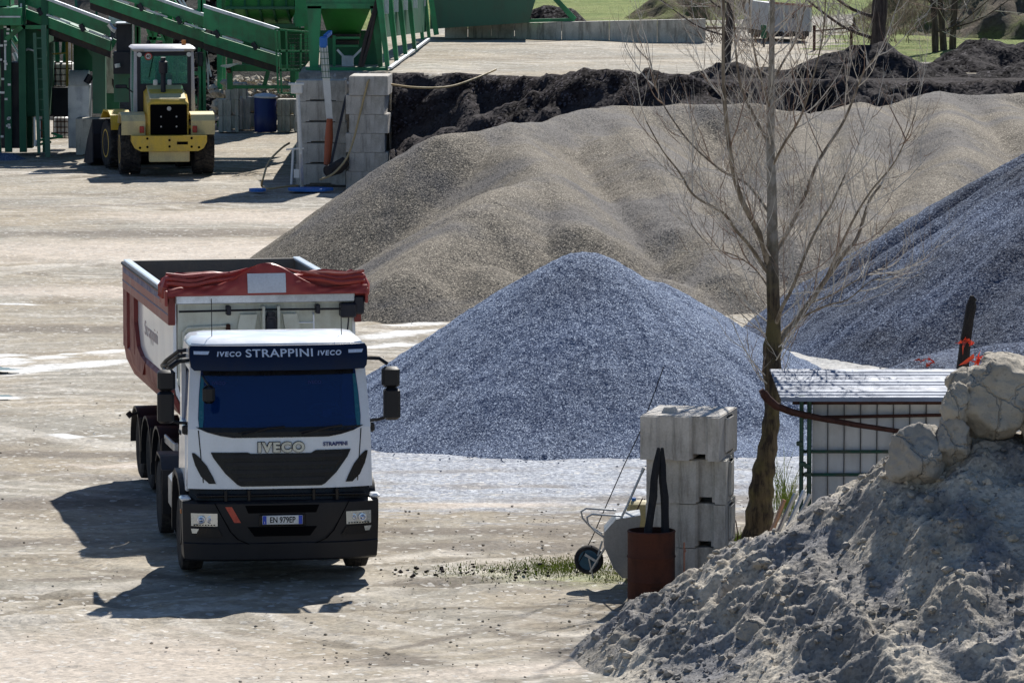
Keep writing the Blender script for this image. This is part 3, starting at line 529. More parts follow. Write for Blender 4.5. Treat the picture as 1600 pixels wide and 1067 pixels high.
# cab shell: two lofted belts and pillars, so the windscreen is a real opening
def belt(mb, zs, yb=1.72, wf=lambda z: 1.17):
    rings = []
    for z in zs:
        w_ = wf(z); xs_ = [-w_ + 2 * w_ * i / 20 for i in range(21)]; rings.append([(x, yf(x, z), z) for x in xs_] + [(w_, yb * .5, z), (w_, yb, z), (-w_, yb, z), (-w_, yb * .5, z)])
    mb.loft(rings)
WF = lambda z: float(np.interp(z, [1.1, 1.9, 2.75, 3.0, 3.1], [1.20, 1.185, 1.14, 1.12, 1.02]))
def cabshell(mb):
    belt(mb, [1.20, 1.4, 1.6, 1.8, 1.965], wf=WF)
    belt(mb, [2.70, 2.8, 2.9, 2.98], wf=WF)
    for s in (-1, 1):   # pillars beside the windscreen, and the side walls with the rear panel
        mb.hexa([(s * 1.05, yf(1.05, 1.96), 1.96), (s * 1.185, yf(1.18, 1.96), 1.96), (s * 1.185, .55, 1.96), (s * 1.12, .55, 1.96), (s * .985, yf(.98, 2.71), 2.71), (s * 1.14, yf(1.13, 2.71), 2.71), (s * 1.14, .62, 2.71), (s * 1.08, .62, 2.71)])
        mb.box(*sorted((s * 1.12, s * 1.175)), 1.45, 1.72, 1.96, 2.71)
    mb.box(-1.12, 1.12, 1.64, 1.72, 1.96, 2.71)
cab = tp('cab', M['white'], cabshell, smooth=True)
def roof(mb):
    rings = []
    for z, ins, y0, y1 in ((2.98, 0, .44, 1.74), (3.04, .02, .46, 1.74), (3.085, .07, .54, 1.70), (3.11, .16, .66, 1.6), (3.12, .4, .95, 1.45)):
        w_ = 1.13 - ins; rings.append([(-w_, y0 + .17, z), (-w_ * .85, y0 + .03, z), (-w_ * .45, y0, z), (w_ * .45, y0, z), (w_ * .85, y0 + .03, z), (w_, y0 + .17, z), (w_, y1 - .1, z), (w_ * .9, y1, z), (-w_ * .9, y1, z), (-w_, y1 - .1, z)])
    mb.loft(rings)
rf = tp('roof', M['white'], roof, smooth=True)
tp('antenna', M['plast'], lambda mb: (mb.tube([(-.83, .75, 3.05), (-.83, .8, 3.6)], .006, 5)), rf)
tp('antenna', M['plast'], lambda mb: (mb.tube([(.86, .75, 3.05), (.86, .8, 3.52)], .006, 5)), rf)
tp('air_horn', M['plast'], lambda mb: [mb.tube([(-1.0 + k * .06, 1.2, 2.9 - .06 * k), (-1.22, 1.25, 2.88 - .07 * k), (-1.36, 1.6, 2.72 - .07 * k), (-1.38, 2.1, 2.6)], .028, 7) for k in range(3)], rf, True)
vis = tp('sun_visor', M['blue'], lambda mb: patch(mb, [(2.72, -1.10, 1.10), (2.76, -1.14, 1.14), (2.88, -1.155, 1.155), (2.99, -1.155, 1.155), (3.03, -1.13, 1.13)], 24, .20, .14), smooth=True)
for s in (-1, 1): tp('marker_light', M['sign'], lambda mb: patch(mb, [(2.925, s * 1.0 - .10, s * 1.0 + .08), (2.965, s * 1.0 - .10, s * 1.0 + .10)], 4, .207, .01), vis)
VT = lambda cx, cz, o: (lambda x, y, z: TM @ Vector((cx + x, yf(cx + x, cz + y) - o - z, cz + y)))
text_part('STRAPPINI', .135, 'lettering', M['sign'], vis, VT(.0, 2.895, .203), .004, .002, 1.32, 1.08)
text_part('IVECO', .08, 'lettering', M['sign'], vis, VT(-.655, 2.905, .203), .004, .003, 1.15, 1.25, .15)
text_part('IVECO', .08, 'lettering', M['sign'], vis, VT(.645, 2.905, .203), .004, .003, 1.15, 1.25, .15)
ws = tp('windscreen', M['wind'], lambda mb: patch(mb, [(1.955, -1.0, 1.0), (1.975, -1.045, 1.045), (2.1, -1.055, 1.055), (2.4, -1.035, 1.035), (2.715, -1.0, 1.0)], 24, .012, .01), smooth=True)
for s in (-1, 1): tp('glass_edge', M['tealedge'], lambda mb: patch(mb, [(z_, *sorted((s * a_, s * b_))) for z_, a_, b_ in ((1.99, 1.0, 1.042), (2.1, .985, 1.05), (2.4, .975, 1.03), (2.64, .965, 1.0))], 3, .015, .012))
tp('glass_edge', M['grille'], lambda mb: patch(mb, [(1.86, -.62, .62), (1.885, -.78, .78), (1.93, -.95, .95), (1.99, -1.085, 1.085)], 24, .016, .02))
tp('glass_edge', M['grille'], lambda mb: patch(mb, [(2.64, -.97, .97), (2.72, -.98, .98)], 24, .016, .02))
for cx in (-.78, .46): text_part('IVECO', .055, 'sticker', M['sign'] if 0 else M['navy'], ws, VT(cx, 2.53, .015), .002, .001, 1.1)
for s, x0, x1 in ((1, -.55, .05), (1, .25, .80)):
    def wip(mb): 
        mb.tube([(x0, yf(x0, 1.93) - .05, 1.93), ((x0 + x1) / 2, yf(0, 1.98) - .05, 1.975), (x1, yf(x1, 2.0) - .04, 2.0)], .013, 5); mb.tube([((x0 + x1) / 2 - .25, yf(0, 1.9) - .045, 1.90), ((x0 + x1) / 2 + .1, yf(0, 1.99) - .055, 1.99)], .016, 5)
    tp('wiper', M['plast'], wip, ws)
def inside(mb):
    mb.box(-1.08, 1.08, .35, .85, 1.97, 2.06, .03); mb.box(-.9, .95, 1.5, 1.63, 1.97, 2.7, .02)
    for cx in (-.6, .62): mb.box(cx - .26, cx + .26, 1.15, 1.35, 1.97, 2.42, .07); mb.box(cx - .14, cx + .14, 1.18, 1.3, 2.44, 2.62, .04)
tp('interior', worn('cab lining', (.10, .11, .14), (.06, .06, .07), .4, 5, .8), inside)
tp('steering_wheel', M['steel'], lambda mb: (mb.lathe((.64, .9, 2.12), (0, .6, 1), [(-.012, .19), (-.012, .215), (.012, .215), (.012, .19), (-.012, .19)], 24, False), mb.tube([(.45, .92, 2.1), (.83, .9, 2.13)], .016, 5)), smooth=True)
tp('logbook', M['paper'], lambda mb: mb.hexa([(.58, .5, 2.07), (.7, .5, 2.07), (.72, .6, 2.13), (.6, .6, 2.13), (.58, .5, 2.09), (.7, .5, 2.09), (.72, .6, 2.16), (.6, .6, 2.16)]))
# grille and the black air openings
gr = tp('grille', M['grille'], lambda mb: patch(mb, [(1.235, -.52, .52), (1.26, -.57, .57), (1.40, -.72, .72), (1.60, -.87, .87), (1.655, -.895, .895)], 20, .018, .03))
tp('grille', M['grille'], lambda mb: patch(mb, [(1.650, -.895, -.38), (1.672, -.90, -.43)], 8, .018, .03)); tp('grille', M['grille'], lambda mb: patch(mb, [(1.650, .38, .895), (1.69, .45, .91)], 8, .018, .03))
for z, wd in ((1.30, .56), (1.40, .64), (1.50, .72), (1.60, .80)):
    tp('grille_bar', M['plast'], lambda mb: patch(mb, [(z, -wd, wd), (z + .045, -wd, wd)], 16, .034, .02), gr)
text_part('IVECO', .165, 'nameplate_edge', M['grille'], cab, VT(.0, 1.680, .012), .008, .015, 1.1, 1.22)
text_part('IVECO', .165, 'nameplate', M['chrome'], cab, VT(.0, 1.680, .03), .010, .008, 1.1, 1.22)
text_part('STRAPPINI', .07, 'lettering', M['navy'], cab, VT(.71, 1.74, .012), .003, .002, 1.0, 1.0)
for s in (-1, 1):   # slanted side intakes
    def sl(mb):
        rows = [(1.27, s * .93, s * .84), (1.36, s * 1.03, s * .88), (1.50, s * 1.10, s * .955), (1.62, s * 1.135, s * 1.06), (1.66, s * 1.14, s * 1.11)]
        patch(mb, [(z, min(a, b), max(a, b)) for z, a, b in rows], 6, .014, .02)
    tp('air_intake', M['grille'], sl)
    tp('panel_seam', M['ink'], lambda mb: patch(mb, [(1.28, s * 1.0 - .006, s * 1.0 + .006), (1.95, s * 1.055 - .006, s * 1.055 + .006)], 1, .004, .008), cab)
# bumper
def bump(mb):
    for z0, z1, w0, w1, yo in ((.36, .50, 1.245, 1.265, .05), (.50, .56, 1.265, 1.27, .03),):
        pass
    rings = []
    for z, w_, o in ((.27, 1.235, .04), (.30, 1.25, -.005), (.50, 1.265, -.02), (.515, 1.265, .0), (.54, 1.265, 0.), (.80, 1.27, -.03), (1.02, 1.27, -.03), (1.05, 1.26, .02)):
        xs_ = [-w_ + 2 * w_ * i / 22 for i in range(23)]; rings.append([(x, o - .02 + .20 * (abs(x) / 1.27) ** 4, z) for x in xs_] + [(w_, .62, z), (-w_, .62, z)])
    mb.loft(rings)
bp = tp('bumper', M['plast'], bump, smooth=True)
def step(mb):
    rings = []
    for z, o in ((1.05, .10), (1.19, .13)): rings.append([(x, o + .17 * (abs(x) / 1.2) ** 4, z) for x in [-1.17 + 2.34 * i / 20 for i in range(21)]] + [(1.17, .7, z), (-1.17, .7, z)])
    mb.loft(rings)
    for x in (-.72, .72, -.42, .42): mb.box(x - .02, x + .02, .03, .2, 1.04, 1.19, .005)
    mb.box(-1.1, 1.1, .05, .2, 1.10, 1.13, .01)
tp('front_step', M['grille'], step)
YB = lambda x, z=.8: -.05 + .20 * (abs(x) / 1.27) ** 4
def bpatch(mb, rows, nx, off, th):
    global yf
    old = yf; yf = lambda x, z: YB(x); patch(mb, rows, nx, off, th); yf = old
tp('intake', M['ink'], lambda mb: bpatch(mb, [(.90, -.44, .44), (1.0, -.48, .48)], 10, .004, .01), bp)
tp('intake', M['ink'], lambda mb: bpatch(mb, [(.60, -.36, .36), (.72, -.45, .45)], 10, .004, .01), bp)
for k in range(5): tp('vent', M['ink'], lambda mb: bpatch(mb, [(.435, -.38 + k * .155, -.26 + k * .155), (.475, -.38 + k * .155, -.26 + k * .155)], 2, -.025, .02), bp)
for s in (-1, 1):
    def seam(mb):
        rows = [(.50, s * .42, s * .45), (.56, s * .56, s * .58), (.66, s * .66, s * .675), (1.03, s * .86, s * .875)]; bpatch(mb, [(z, min(a, b), max(a, b)) for z, a, b in rows], 1, .004, .006)
    tp('bumper_seam', M['ink'], seam, bp)
def plate(mb): mb.box(-.26, .26, -.085, -.07, .755, .87, .004)
pl = tp('number_plate', M['platew'], plate)
for s in (-1, 1): tp('plate_band', M['plateb'], lambda mb: mb.box(s * .232 - .024, s * .232 + .024, -.0875, -.0855, .758, .867), pl)
text_part('EN 979EP', .105, 'plate_number', M['ink'], pl, lambda x, y, z: TM @ Vector((x, -.0855 - z, .778 + y)), .001, .002, .78, 1.0)
text_part('I', .04, 'plate_letter', M['platew'], pl, lambda x, y, z: TM @ Vector((x - .232, -.0878 - z, .768 + y)), .001, .001)
tp('plate_holder', M['grille'], lambda mb: mb.box(-.30, .30, -.07, -.045, .735, .885, .01), bp)
for s in (-1, 1):
    c = s * 1.0
    hl = tp('headlight', M['lens'], lambda mb: bpatch(mb, [(.735, c - .165, c + .165), (.90, c - .17, c + .165)], 6, .012, .03), smooth=False)
    for q, rr in ((-.045 * s, .052), (.075 * s, .05)):
        tp('lamp_bowl', M['lampin'], lambda mb: mb.lathe((c - q, YB(c) - .02, .82), (0, -1, 0), [(-.01, rr), (.012, rr), (.014, rr * .7), (.004, rr * .6), (.012, rr * .35), (.018, 0.004)], 18), hl, True)
    for k in range(8): tp('lamp_dot', M['ink'], lambda mb: mb.box(c - .14 + k * .036, c - .12 + k * .036, YB(c - .13 + k * .036) - .022, YB(c) - .008, .745, .757), hl)
    fl = tp('fog_lamp', M['grille'], lambda mb: bpatch(mb, [(.60, c - .13 * (s > 0) - .1, c + .13 * (s < 0) + .1), (.71, c - .165, c + .17)], 5, .006, .02), bp)
    tp('side_marker', M['steel'] if 0 else M['lens'], lambda mb: bpatch(mb, [(.64, s * 1.12 - .035, s * 1.12 + .02), (.70, s * 1.12 - .05, s * 1.12 + .05)], 2, .016, .012), bp)
tp('reflector_strip', M['redrefl'], lambda mb: bpatch(mb, [(.78, -.62, -.535), (.985, -.735, -.65)], 2, .006, .008), bp)
# sides of the cab
for s in (-1, 1):
    X_ = lambda a, b: tuple(sorted((s * a, s * b)))
    dr = tp('door', M['white'], lambda mb: mb.box(*X_(1.10, 1.205), .52, 1.45, 1.12, 1.96, .02))
    tp('side_window', M['wind'], lambda mb: mb.hexa([(s * 1.13, .56, 1.97), (s * 1.15, .56, 1.97), (s * 1.15, 1.44, 1.97), (s * 1.13, 1.44, 1.97), (s * 1.09, .72, 2.62), (s * 1.11, .72, 2.62), (s * 1.11, 1.44, 2.62), (s * 1.09, 1.44, 2.62)]), dr)
    tp('door_handle', M['plast'], lambda mb: mb.box(*X_(1.2, 1.225), 1.2, 1.38, 1.78, 1.83, .01), dr)
    def fender(mb):
        pts = [(1.75, 1.15), (1.75, .5), (2.02, .62), (2.05, .98)]
        o = [(.42 + 0, .5), (.45, .95), (.62, 1.18), (.95, 1.30), (1.45, 1.32), (1.85, 1.2), (2.0, .95), (2.03, .5)]; i_ = [(p[0] + (1.35 - p[0]) * .12, p[1] - .07) for p in o]
        mb.prism(o + i_[::-1], 'x', *X_(.92, 1.275))
    tp('wheel_arch', M['plast'], fender, smooth=True)
    tp('corner_light', M['amber'], lambda mb: mb.box(*X_(1.262, 1.285), .34, .42, .86, .92, .005), bp)
    tp('bumper_cap', M['white'], lambda mb: mb.box(*X_(1.16, 1.30), .16, .40, 1.04, 1.10, .025), bp)
    # mirrors
    ma = tp('mirror_arm', M['plast'], lambda mb: (mb.tube([(s * 1.13, .62, 2.82), (s * 1.32, .42, 2.83), (s * 1.42, .38, 2.76)], .026, 6), mb.tube([(s * 1.18, .45, 2.02), (s * 1.30, .38, 2.04), (s * 1.45, .38, 2.08)], .022, 6), mb.box(*X_(1.15, 1.25), .36, .48, 1.88, 2.0, .02)), smooth=True)
    tp('mirror_housing', M['plast'], lambda mb: mb.box(*X_(1.34, 1.57), .27, .43, 2.46, 2.73, .035), ma, True)
    tp('mirror_housing', M['plast'], lambda mb: mb.box(*X_(1.36, 1.575), .25, .41, 2.04, 2.455, .035), ma, True)
tp('kerb_mirror', M['plast'], lambda mb: (mb.tube([(-1.0, .2, 2.66), (-.98, .0, 2.62), (-.93, -.02, 2.55)], .015, 5), mb.box(-1.02, -.86, -.1, .0, 2.33, 2.56, .04)), smooth=True)
# wheels
def wheel(cx, cy, r, wd, side, M_=TM, dual=False):
    h = wd / 2; wt = tp('wheel', M['rubber'], lambda mb: mb.lathe((cx, cy, r), (1, 0, 0), [(-h * .9, r * .56), (-h, r * .7), (-h, r * .88), (-h * .86, r * .985), (-h * .35, r), (-h * .33, r * .985), (-h * .27, r * .985), (-h * .25, r), (h * .25, r), (h * .27, r * .985), (h * .33, r * .985), (h * .35, r), (h * .86, r * .985), (h, r * .88), (h, r * .7), (h * .9, r * .56)], 40), smooth=True, M_=M_)
    tp('rim', M['steel'], lambda mb: mb.lathe((cx, cy, r), (side, 0, 0), [(-h * .8, r * .5), (h * .82, r * .57), (h * .86, r * .56), (h * .5, r * .48), (h * .35, r * .3), (h * .8, r * .26), (h * .85, r * .1), (h * .85, .01)], 28), wt, True, M_=M_)
for s in (-1, 1):
    wheel(s * 1.085, 1.25, .50, .30, s)
    for q in (.93, 1.145) if 1 else (): wheel(s * (q - .0), 4.75, .50, .21, s) if q > 1 or s else None
    def rf_(mb):
        o = [(4.16, .62), (4.2, .95), (4.45, 1.1), (5.05, 1.1), (5.3, .95), (5.34, .62)]; i_ = [(p[0], p[1] - .03) for p in o]; i_[0] = (4.19, .62); i_[-1] = (5.31, .62); mb.prism(o + i_[::-1], 'x', *sorted((s * .86, s * 1.25)))
    fd = tp('fender', M['plast'], rf_, smooth=True)
    tp('side_reflector', M['redrefl'], lambda mb: mb.box(*sorted((s * 1.12, s * 1.2)), 4.14, 4.155, .68, .84), fd)
tp('mudflap', M['plast'], lambda mb: mb.box(-1.24, -.86, 4.12, 4.14, .35, .95)); tp('mudflap', M['plast'], lambda mb: mb.box(.86, 1.24, 4.12, 4.14, .35, .95))
tp('underbody_bulk', M['blacks'], lambda mb: mb.box(-.95, .95, .5, 3.3, .34, 1.18, .05)); tp('chassis', M['plast'], lambda mb: [mb.box(x - .05, x + .05, .6, 5.4, .62, .92, .01) for x in (-.42, .42)] + [mb.box(-.42, .42, y, y + .1, .65, .85) for y in (1.2, 2.4, 3.6, 4.7)] + [mb.box(-.7, .7, 1.2, 1.32, .42, .56), mb.box(-.8, .8, 4.7, 4.82, .44, .56)])  # first box: bulk added beneath the cab to stop sun passing under it
ft = tp('fuel_tank', M['steel'], lambda mb: (mb.box(-1.2, -.5, 2.5, 3.7, .50, 1.02, .08)), smooth=True); tp('fuel_tank', M['steel'], lambda mb: mb.box(.5, 1.2, 2.4, 3.6, .5, 1.02, .08), smooth=True)
tp('air_tank', M['blacks'], lambda mb: mb.lathe((-.6, 2.1, 1.1), (0, 1, 0), [(0, .1), (.05, .17), (.7, .17), (.75, .1)], 20), smooth=True)
# ---- trailer, turned a little against the tractor
a0 = W(268, 470, 72.7); RM = Matrix.Translation((a0.x + 1.29, 72.95, 0)) @ Matrix.Rotation(rad(10.8), 4, 'Z'); WT = 1.29; ZT = 3.14; LT = 5.6
rp = lambda name, mat, fn, parent=None, smooth=False, **k: tp(name, mat, fn, parent, smooth, RM, **k)
def sidewall(s, inner=0.):
    return [(s * WT, ZT), (s * WT, 1.95), (s * (WT - .04), 1.75), (s * (WT - .16), 1.52), (s * (WT - .38), 1.34), (s * .55, 1.28)]
def tub(mb):
    o = sidewall(-1) + sidewall(1)[::-1]; i_ = [(x * .965, z + (.04 if z < 2 else 0)) for x, z in o]
    pts = o + i_[::-1]; mb.prism(pts, 'y', 0.02, LT)
body = rp('tipper_body', [M['white'], M['bed']], tub); 
me = body.data   # inside faces take the scraped steel look
Mi = RM.inverted(); off = wpos(truck)
for p in me.polygons:
    c = Mi @ (p.center + off); n = RM.to_3x3().inverted() @ p.normal
    if (abs(c.x) < WT * .975 and c.z > 2 and abs(n.x) > .5) or (c.z < 2 and n.z > .3 and abs(c.x) < 1.2): p.material_index = 1
rp('tailgate', [M['bed']], lambda mb: mb.prism([(-WT * .96, ZT + .03), (-WT * .96, 1.9), (-.5, 1.34), (.5, 1.34), (WT * .96, 1.9), (WT * .96, ZT + .03)], 'y', LT - .07, LT))
for s in (-1, 1):
    X_ = lambda a, b: tuple(sorted((s * a, s * b)))
    bd = rp('side_band', M['pinkred'], lambda mb: mb.prism([(0.0, ZT - .02), (0.0, ZT - .40), (LT, ZT - .38), (LT, ZT - .02)], 'x', *X_(WT + .002, WT + .07)))
    rp('band_stripe', M['navy'], lambda mb: (mb.box(*X_(WT + .06, WT + .074), .05, LT, ZT - .27, ZT - .245), mb.box(*X_(WT + .06, WT + .073), .05, LT - .1, ZT - .13, ZT - .05)), bd)
    rp('top_rail', M['white'], lambda mb: mb.box(*X_(WT - .06, WT + .05), .0, LT + .03, ZT, ZT + .05, .012))
    rp('rail_tube', M['blacks'], lambda mb: mb.tube([(s * (WT + .06), .0, ZT - .01), (s * (WT + .06), LT + .05, ZT - .01)], .03, 7), smooth=True)
    for y0, y1 in ((4.2, 4.72), (5.1, LT)):
        rp('side_rib', M['red'], lambda mb: mb.prism([(y0, ZT - .38), (y0, 1.9), (y1, 1.9), (y1, ZT - .38)], 'x', *X_(WT + .002, WT + .065)))
    rp('corner_post', M['red'], lambda mb: mb.box(*X_(WT - .02, WT + .075), -.05, .03, ZT - .40, ZT - .0, .006))
    def low(mb):
        o = [(WT + .004, 1.95), (WT - .03, 1.75), (WT - .15, 1.51), (WT - .37, 1.33), (.5, 1.27)]; i_ = [(x + .05, z - .05) for x, z in o]; o2 = [(s * x, z) for x, z in o + i_[::-1]]; mb.prism(o2, 'y', .1, LT)
    rp('lower_skirt', M['red'], low)
    rp('curved_corner', M['red'], lambda mb: mb.prism([(4.25, 2.0), (4.25, 1.82), (3.9, 1.72), (3.2, 1.70), (2.9, 1.92), (3.4, 1.95), (3.9, 2.05), (4.22, 2.4)][::-1], 'x', *X_(WT - .06, WT + .06)))
    rp('side_lamp', M['amber'], lambda mb: mb.box(*X_(WT, WT + .04), .9, 1.0, 2.0, 2.05, .01), body)
text_part('Strappini', .30, 'faded_lettering', M['faded'], body, lambda x, y, z: RM @ Vector((-WT - .004 - z, 2.6 - x, 2.28 + y)), .001, 0, 1.5)
rp('front_wall', M['cream'], lambda mb: mb.prism([(-WT * .955, ZT - .05), (-WT * .955, 1.9), (-.5, 1.34), (.5, 1.34), (WT * .955, 1.9), (WT * .955, ZT - .05)], 'y', -.03, .03))
rp('front_beam', M['galv'], lambda mb: mb.box(-WT + .02, WT - .03, -.14, -.02, ZT - .10, ZT + .02, .01))
rp('tarp_shaft', M['plast'], lambda mb: mb.tube([(-WT + .06, -.16, ZT - .20), (0, -.17, ZT - .19), (WT - .1, -.16, ZT - .20)], .016, 6), smooth=True)
for x in (-.53, .73): rp('shaft_bracket', M['blacks'], lambda mb: (mb.box(x - .03, x + .03, -.2, -.03, ZT - .26, ZT - .13, .01)))
rp('tarp_gearbox', M['blacks'], lambda mb: (mb.box(WT - .24, WT - .02, -.22, .0, ZT - .32, ZT - .12, .02), mb.tube([(WT - .12, -.15, ZT - .3), (WT - .18, -.15, 2.2)], .012, 5), mb.box(WT - .04, WT + .1, -.18, -.02, ZT - .28, ZT - .02, .02)))
rp('wall_brace', M['cream'], lambda mb: (mb.hexa([(-.50, -.12, 2.2), (-.24, -.12, 2.2), (-.24, -.03, 2.2), (-.50, -.03, 2.2), (-.36, -.12, 2.88), (-.12, -.12, 2.88), (-.12, -.03, 2.88), (-.36, -.03, 2.88)]), mb.hexa([(.34, -.12, 2.2), (.60, -.12, 2.2), (.60, -.03, 2.2), (.34, -.03, 2.2), (.24, -.12, 2.88), (.44, -.12, 2.88), (.44, -.03, 2.88), (.24, -.03, 2.88)])))
rp('wall_post', M['cream'], lambda mb: [mb.box(x - .02, x + .02, -.2, -.03, 2.3, 3.0, .004) for x in (-.04, .17)])
rp('lift_ram', M['blacks'], lambda mb: (mb.lathe((.065, -.2, 1.2), (0, .02, 1), [(0, .1), (1.38, .1), (1.4, .085), (1.62, .085), (1.64, .06), (1.72, .06)], 18), mb.box(-.0, .13, -.24, -.1, 2.78, 2.86)), smooth=True)
for z in (2.70, 2.60): rp('wall_pipe', M['cream'], lambda mb: mb.tube([(-1.16, -.08, z - .5), (-1.16, -.08, z - .06), (-1.1, -.08, z), (-.6, -.08, z + .015), (-.52, -.08, z + .02)], .022, 7), smooth=True)
rp('pipe_valve', M['rustd'], lambda mb: (mb.box(-1.2, -1.1, -.14, -.05, 2.3, 2.42, .01), mb.box(-.56, -.5, -.12, -.05, 2.62, 2.75, .01)))
rp('ladder', M['white'], lambda mb: [mb.tube([(x, -.1, 1.7), (x, -.1, 2.86), (x, -.03, 2.88)], .014, 6) for x in (.42, .68)] + [mb.tube([(.42, -.1, z), (.68, -.1, z)], .011, 5) for z in (1.9, 2.15, 2.4, 2.75)], smooth=True)
rp('bed_floor', M['bed'], lambda mb: mb.box(-.6, .6, .05, LT - .1, 1.29, 1.33))
# rolled tarpaulin: pleats gathered at the front, humped in the middle, bunched at both ends
def tarpz(x, k):
    a = abs(x / 1.38); hump = .10 + .33 * math.exp(-((x + .02) / .56) ** 2); end = .22 * float(ss(.22, .62, a)) * (1 if k else .15)
    if k == 0: return hump + .03 * math.sin(5 * x + 1)
    return hump + end - .02 * k + .018 * math.sin(6 * x + 2.2 * k) * min(1, a * 1.5) - .04 * float(ss(.9, 1.0, a))
def tarp(mb):
    def fn(u, v):
        x = -1.40 + 2.83 * u; a = abs(x / 1.40)
        if v < .16: q = v / .16; return (x, -.22 + .10 * q * q + (.022 * math.sin(9 * x + 5 * q) + .014 * math.sin(21 * x - 9 * q)) * q * (1 if a > .28 else .1), ZT + .02 + tarpz(x, 0) * q)
        k = (v - .16) / .84 * 4; ri = min(int(k), 3); ph = k - ri; tri = abs(2 * ph - 1); dip = (.16 + .16 * float(ss(.4, .8, a))) * (1 - tri)
        h = tarpz(x, ri) * (1 - ph) + tarpz(x, ri + 1) * ph
        return (x + .03 * math.sin(k * 3) * a, -.12 + .62 * (v - .16) + .035 * math.sin(4.3 * x + 2 * ri), ZT + .02 + max(h - dip, -.04))
    mb.grid(fn, 120, 60)
    for s in (-1, 1):
        for z0, z1, z2, x0 in ((.36, .22, .30, .25), (.26, .13, .17, .45), (.33, .16, .24, .5)): mb.tube([(s * (x0 + (1.40 - x0) * t_), -.135 - .03 * math.sin(3 * t_) + (z2 - .17) * .5, ZT + .02 + (z0 * (1 - t_) ** 2 + 2 * z1 * t_ * (1 - t_) + z2 * t_ * t_) + .012 * math.sin(11 * t_ + x0 * 9)) for t_ in [q_ / 9 for q_ in range(10)]], [.006, .018, .026, .03, .03, .034, .036, .036, .034, .02], 5)
    for xx in (-1.41, 1.42): mb.box(xx - .02, xx + .02, -.2, .42, ZT - .12, ZT + .10, .01)
    for s, xx in ((-1, -1.42), (1, 1.44)):
        for k in range(3): mb.tube([(xx - s * .0, .02 + .17 * k, ZT - .02), (xx - s * .02, .0 + .17 * k, ZT + .12), (xx - s * .06, .05 + .17 * k, ZT + .24 - .03 * k), (xx - s * .2, .07 + .17 * k, ZT + .30 - .03 * k), (xx - s * .5, .05 + .17 * k, ZT + .20)], [.05, .075, .06, .04, .015], 7)
tr = rp('tarpaulin', M['tarp'], tarp, smooth=True)
rp('tarp_patch', M['paper'], lambda mb: mb.grid(lambda u, v: (-.27 + .54 * u, -.235 + .10 * (.1 + .62 * v) ** 2, ZT + .05 + .27 * v), 6, 6), tr)
# trailer running gear
for i in range(3):
    y = 2.0 + i * 1.31
    for s in (-1, 1):
        wheel(s * 1.06, y, .49, .36, s, RM)
        def fe(mb):
            q = [math.pi * (1 - t / 10) for t in range(11)]; o = [(y + .62 * math.cos(a), .49 + .60 * math.sin(a)) for a in q]; i_ = [(y + .58 * math.cos(a), .49 + .56 * math.sin(a)) for a in q]
            o = [(y - .62, .30)] + o; i_ = [(y - .58, .30)] + i_; mb.prism(o + i_[::-1], 'x', *sorted((s * .82, s * 1.30)))
            mb.box(*sorted((s * .82, s * 1.30)), y - .63, y - .61, .30, .98)
        rp('fender', M['plast'], fe, smooth=True)
rp('marker_stalk', M['rubber'], lambda mb: (mb.tube([(-1.28, 4.3, 1.02), (-1.42, 4.25, 1.0)], .02, 6), mb.tube([(-1.4, 4.25, .97), (-1.45, 4.25, 1.03)], .045, 7)))
rp('trailer_frame', M['red'], lambda mb: [mb.box(x - .06, x + .06, -.6, LT, .95, 1.2, .01) for x in (-.5, .5)] + [mb.box(-.6, .6, y, y + .1, 1.0, 1.15) for y in (0, 1.2, 2.5, 4, 5.3)] + [mb.box(-.98, -.55, .35, .5, .85, 1.45, .02), mb.box(-1.05, -.5, .3, .34, .95, 1.15)])
rp('guard_rail', M['steel'], lambda mb: (mb.box(-1.26, -1.20, .2, .28, .42, 1.05, .01), mb.box(-1.26, -1.22, .25, 1.4, .92, 1.04, .01), mb.box(-1.26, -1.22, .25, 1.4, .50, .62, .01), mb.box(1.22, 1.26, .25, 1.4, .5, .62, .01)))
rp('landing_leg', M['blacks'], lambda mb: [mb.box(x - .06, x + .06, .4, .52, .3, 1.0, .01) for x in (-.8, .8)])
# ---------------------------------------------------------------- concrete blocks
def block_mesh(name, w, d, h, mat, notch=True, stud=False, seed=0):
    r = random.Random(seed); mb = MB()
    if notch:
        cols = [(-.5, -.30, 0, 0, 0), (-.30, -.26, 0, .05, .0), (-.26, -.1, .05, .05, 0), (-.1, -.06, .05, 0, 0), (-.06, .12, 0, 0, 0), (.12, .16, 0, .05, .02), (.16, .20, .05, .05, .085), (.20, .32, .05, .05, .085), (.32, .36, .05, 0, .02), (.36, .5, 0, 0, 0)]
    elif notch is None: cols = [(-.5, .5, 0, 0, 0)]
    else: cols = [(-.5, -.30, 0, 0, 0), (-.30, -.22, 0, 0, .02), (-.22, .22, 0, 0, .055), (.22, .30, 0, 0, .02), (.30, .5, 0, 0, 0)]
    for a, b, p, q, zb in cols:
        a *= w; b *= w
        mb.hexa([(a, p, zb), (b, q, zb), (b, d - q, zb), (a, d - p, zb), (a, p, h - .012), (b, q, h - .012), (b, d - q, h - .012), (a, d - p, h - .012)])
    mb.box(-w / 2 + .012, w / 2 - .012, .055, d - .055, h - .012, h)
    if notch: mb.box(w / 2 - .01, w / 2 + .035, d * .30, d * .70, .06, h - .05, .02)
    if stud: mb.hexa([(-.30, .3, h), (-.12, .3, h), (-.12, .52, h), (-.30, .52, h), (-.27, .33, h + .07), (-.15, .33, h + .07), (-.15, .49, h + .07), (-.27, .49, h + .07)])
    o = mb.build(name, mat); return o
def put(o, loc, rz, label, cat=None, group=None):
    o.location = loc; o.rotation_euler = (0, 0, rz); return tag(o, label, cat, group)
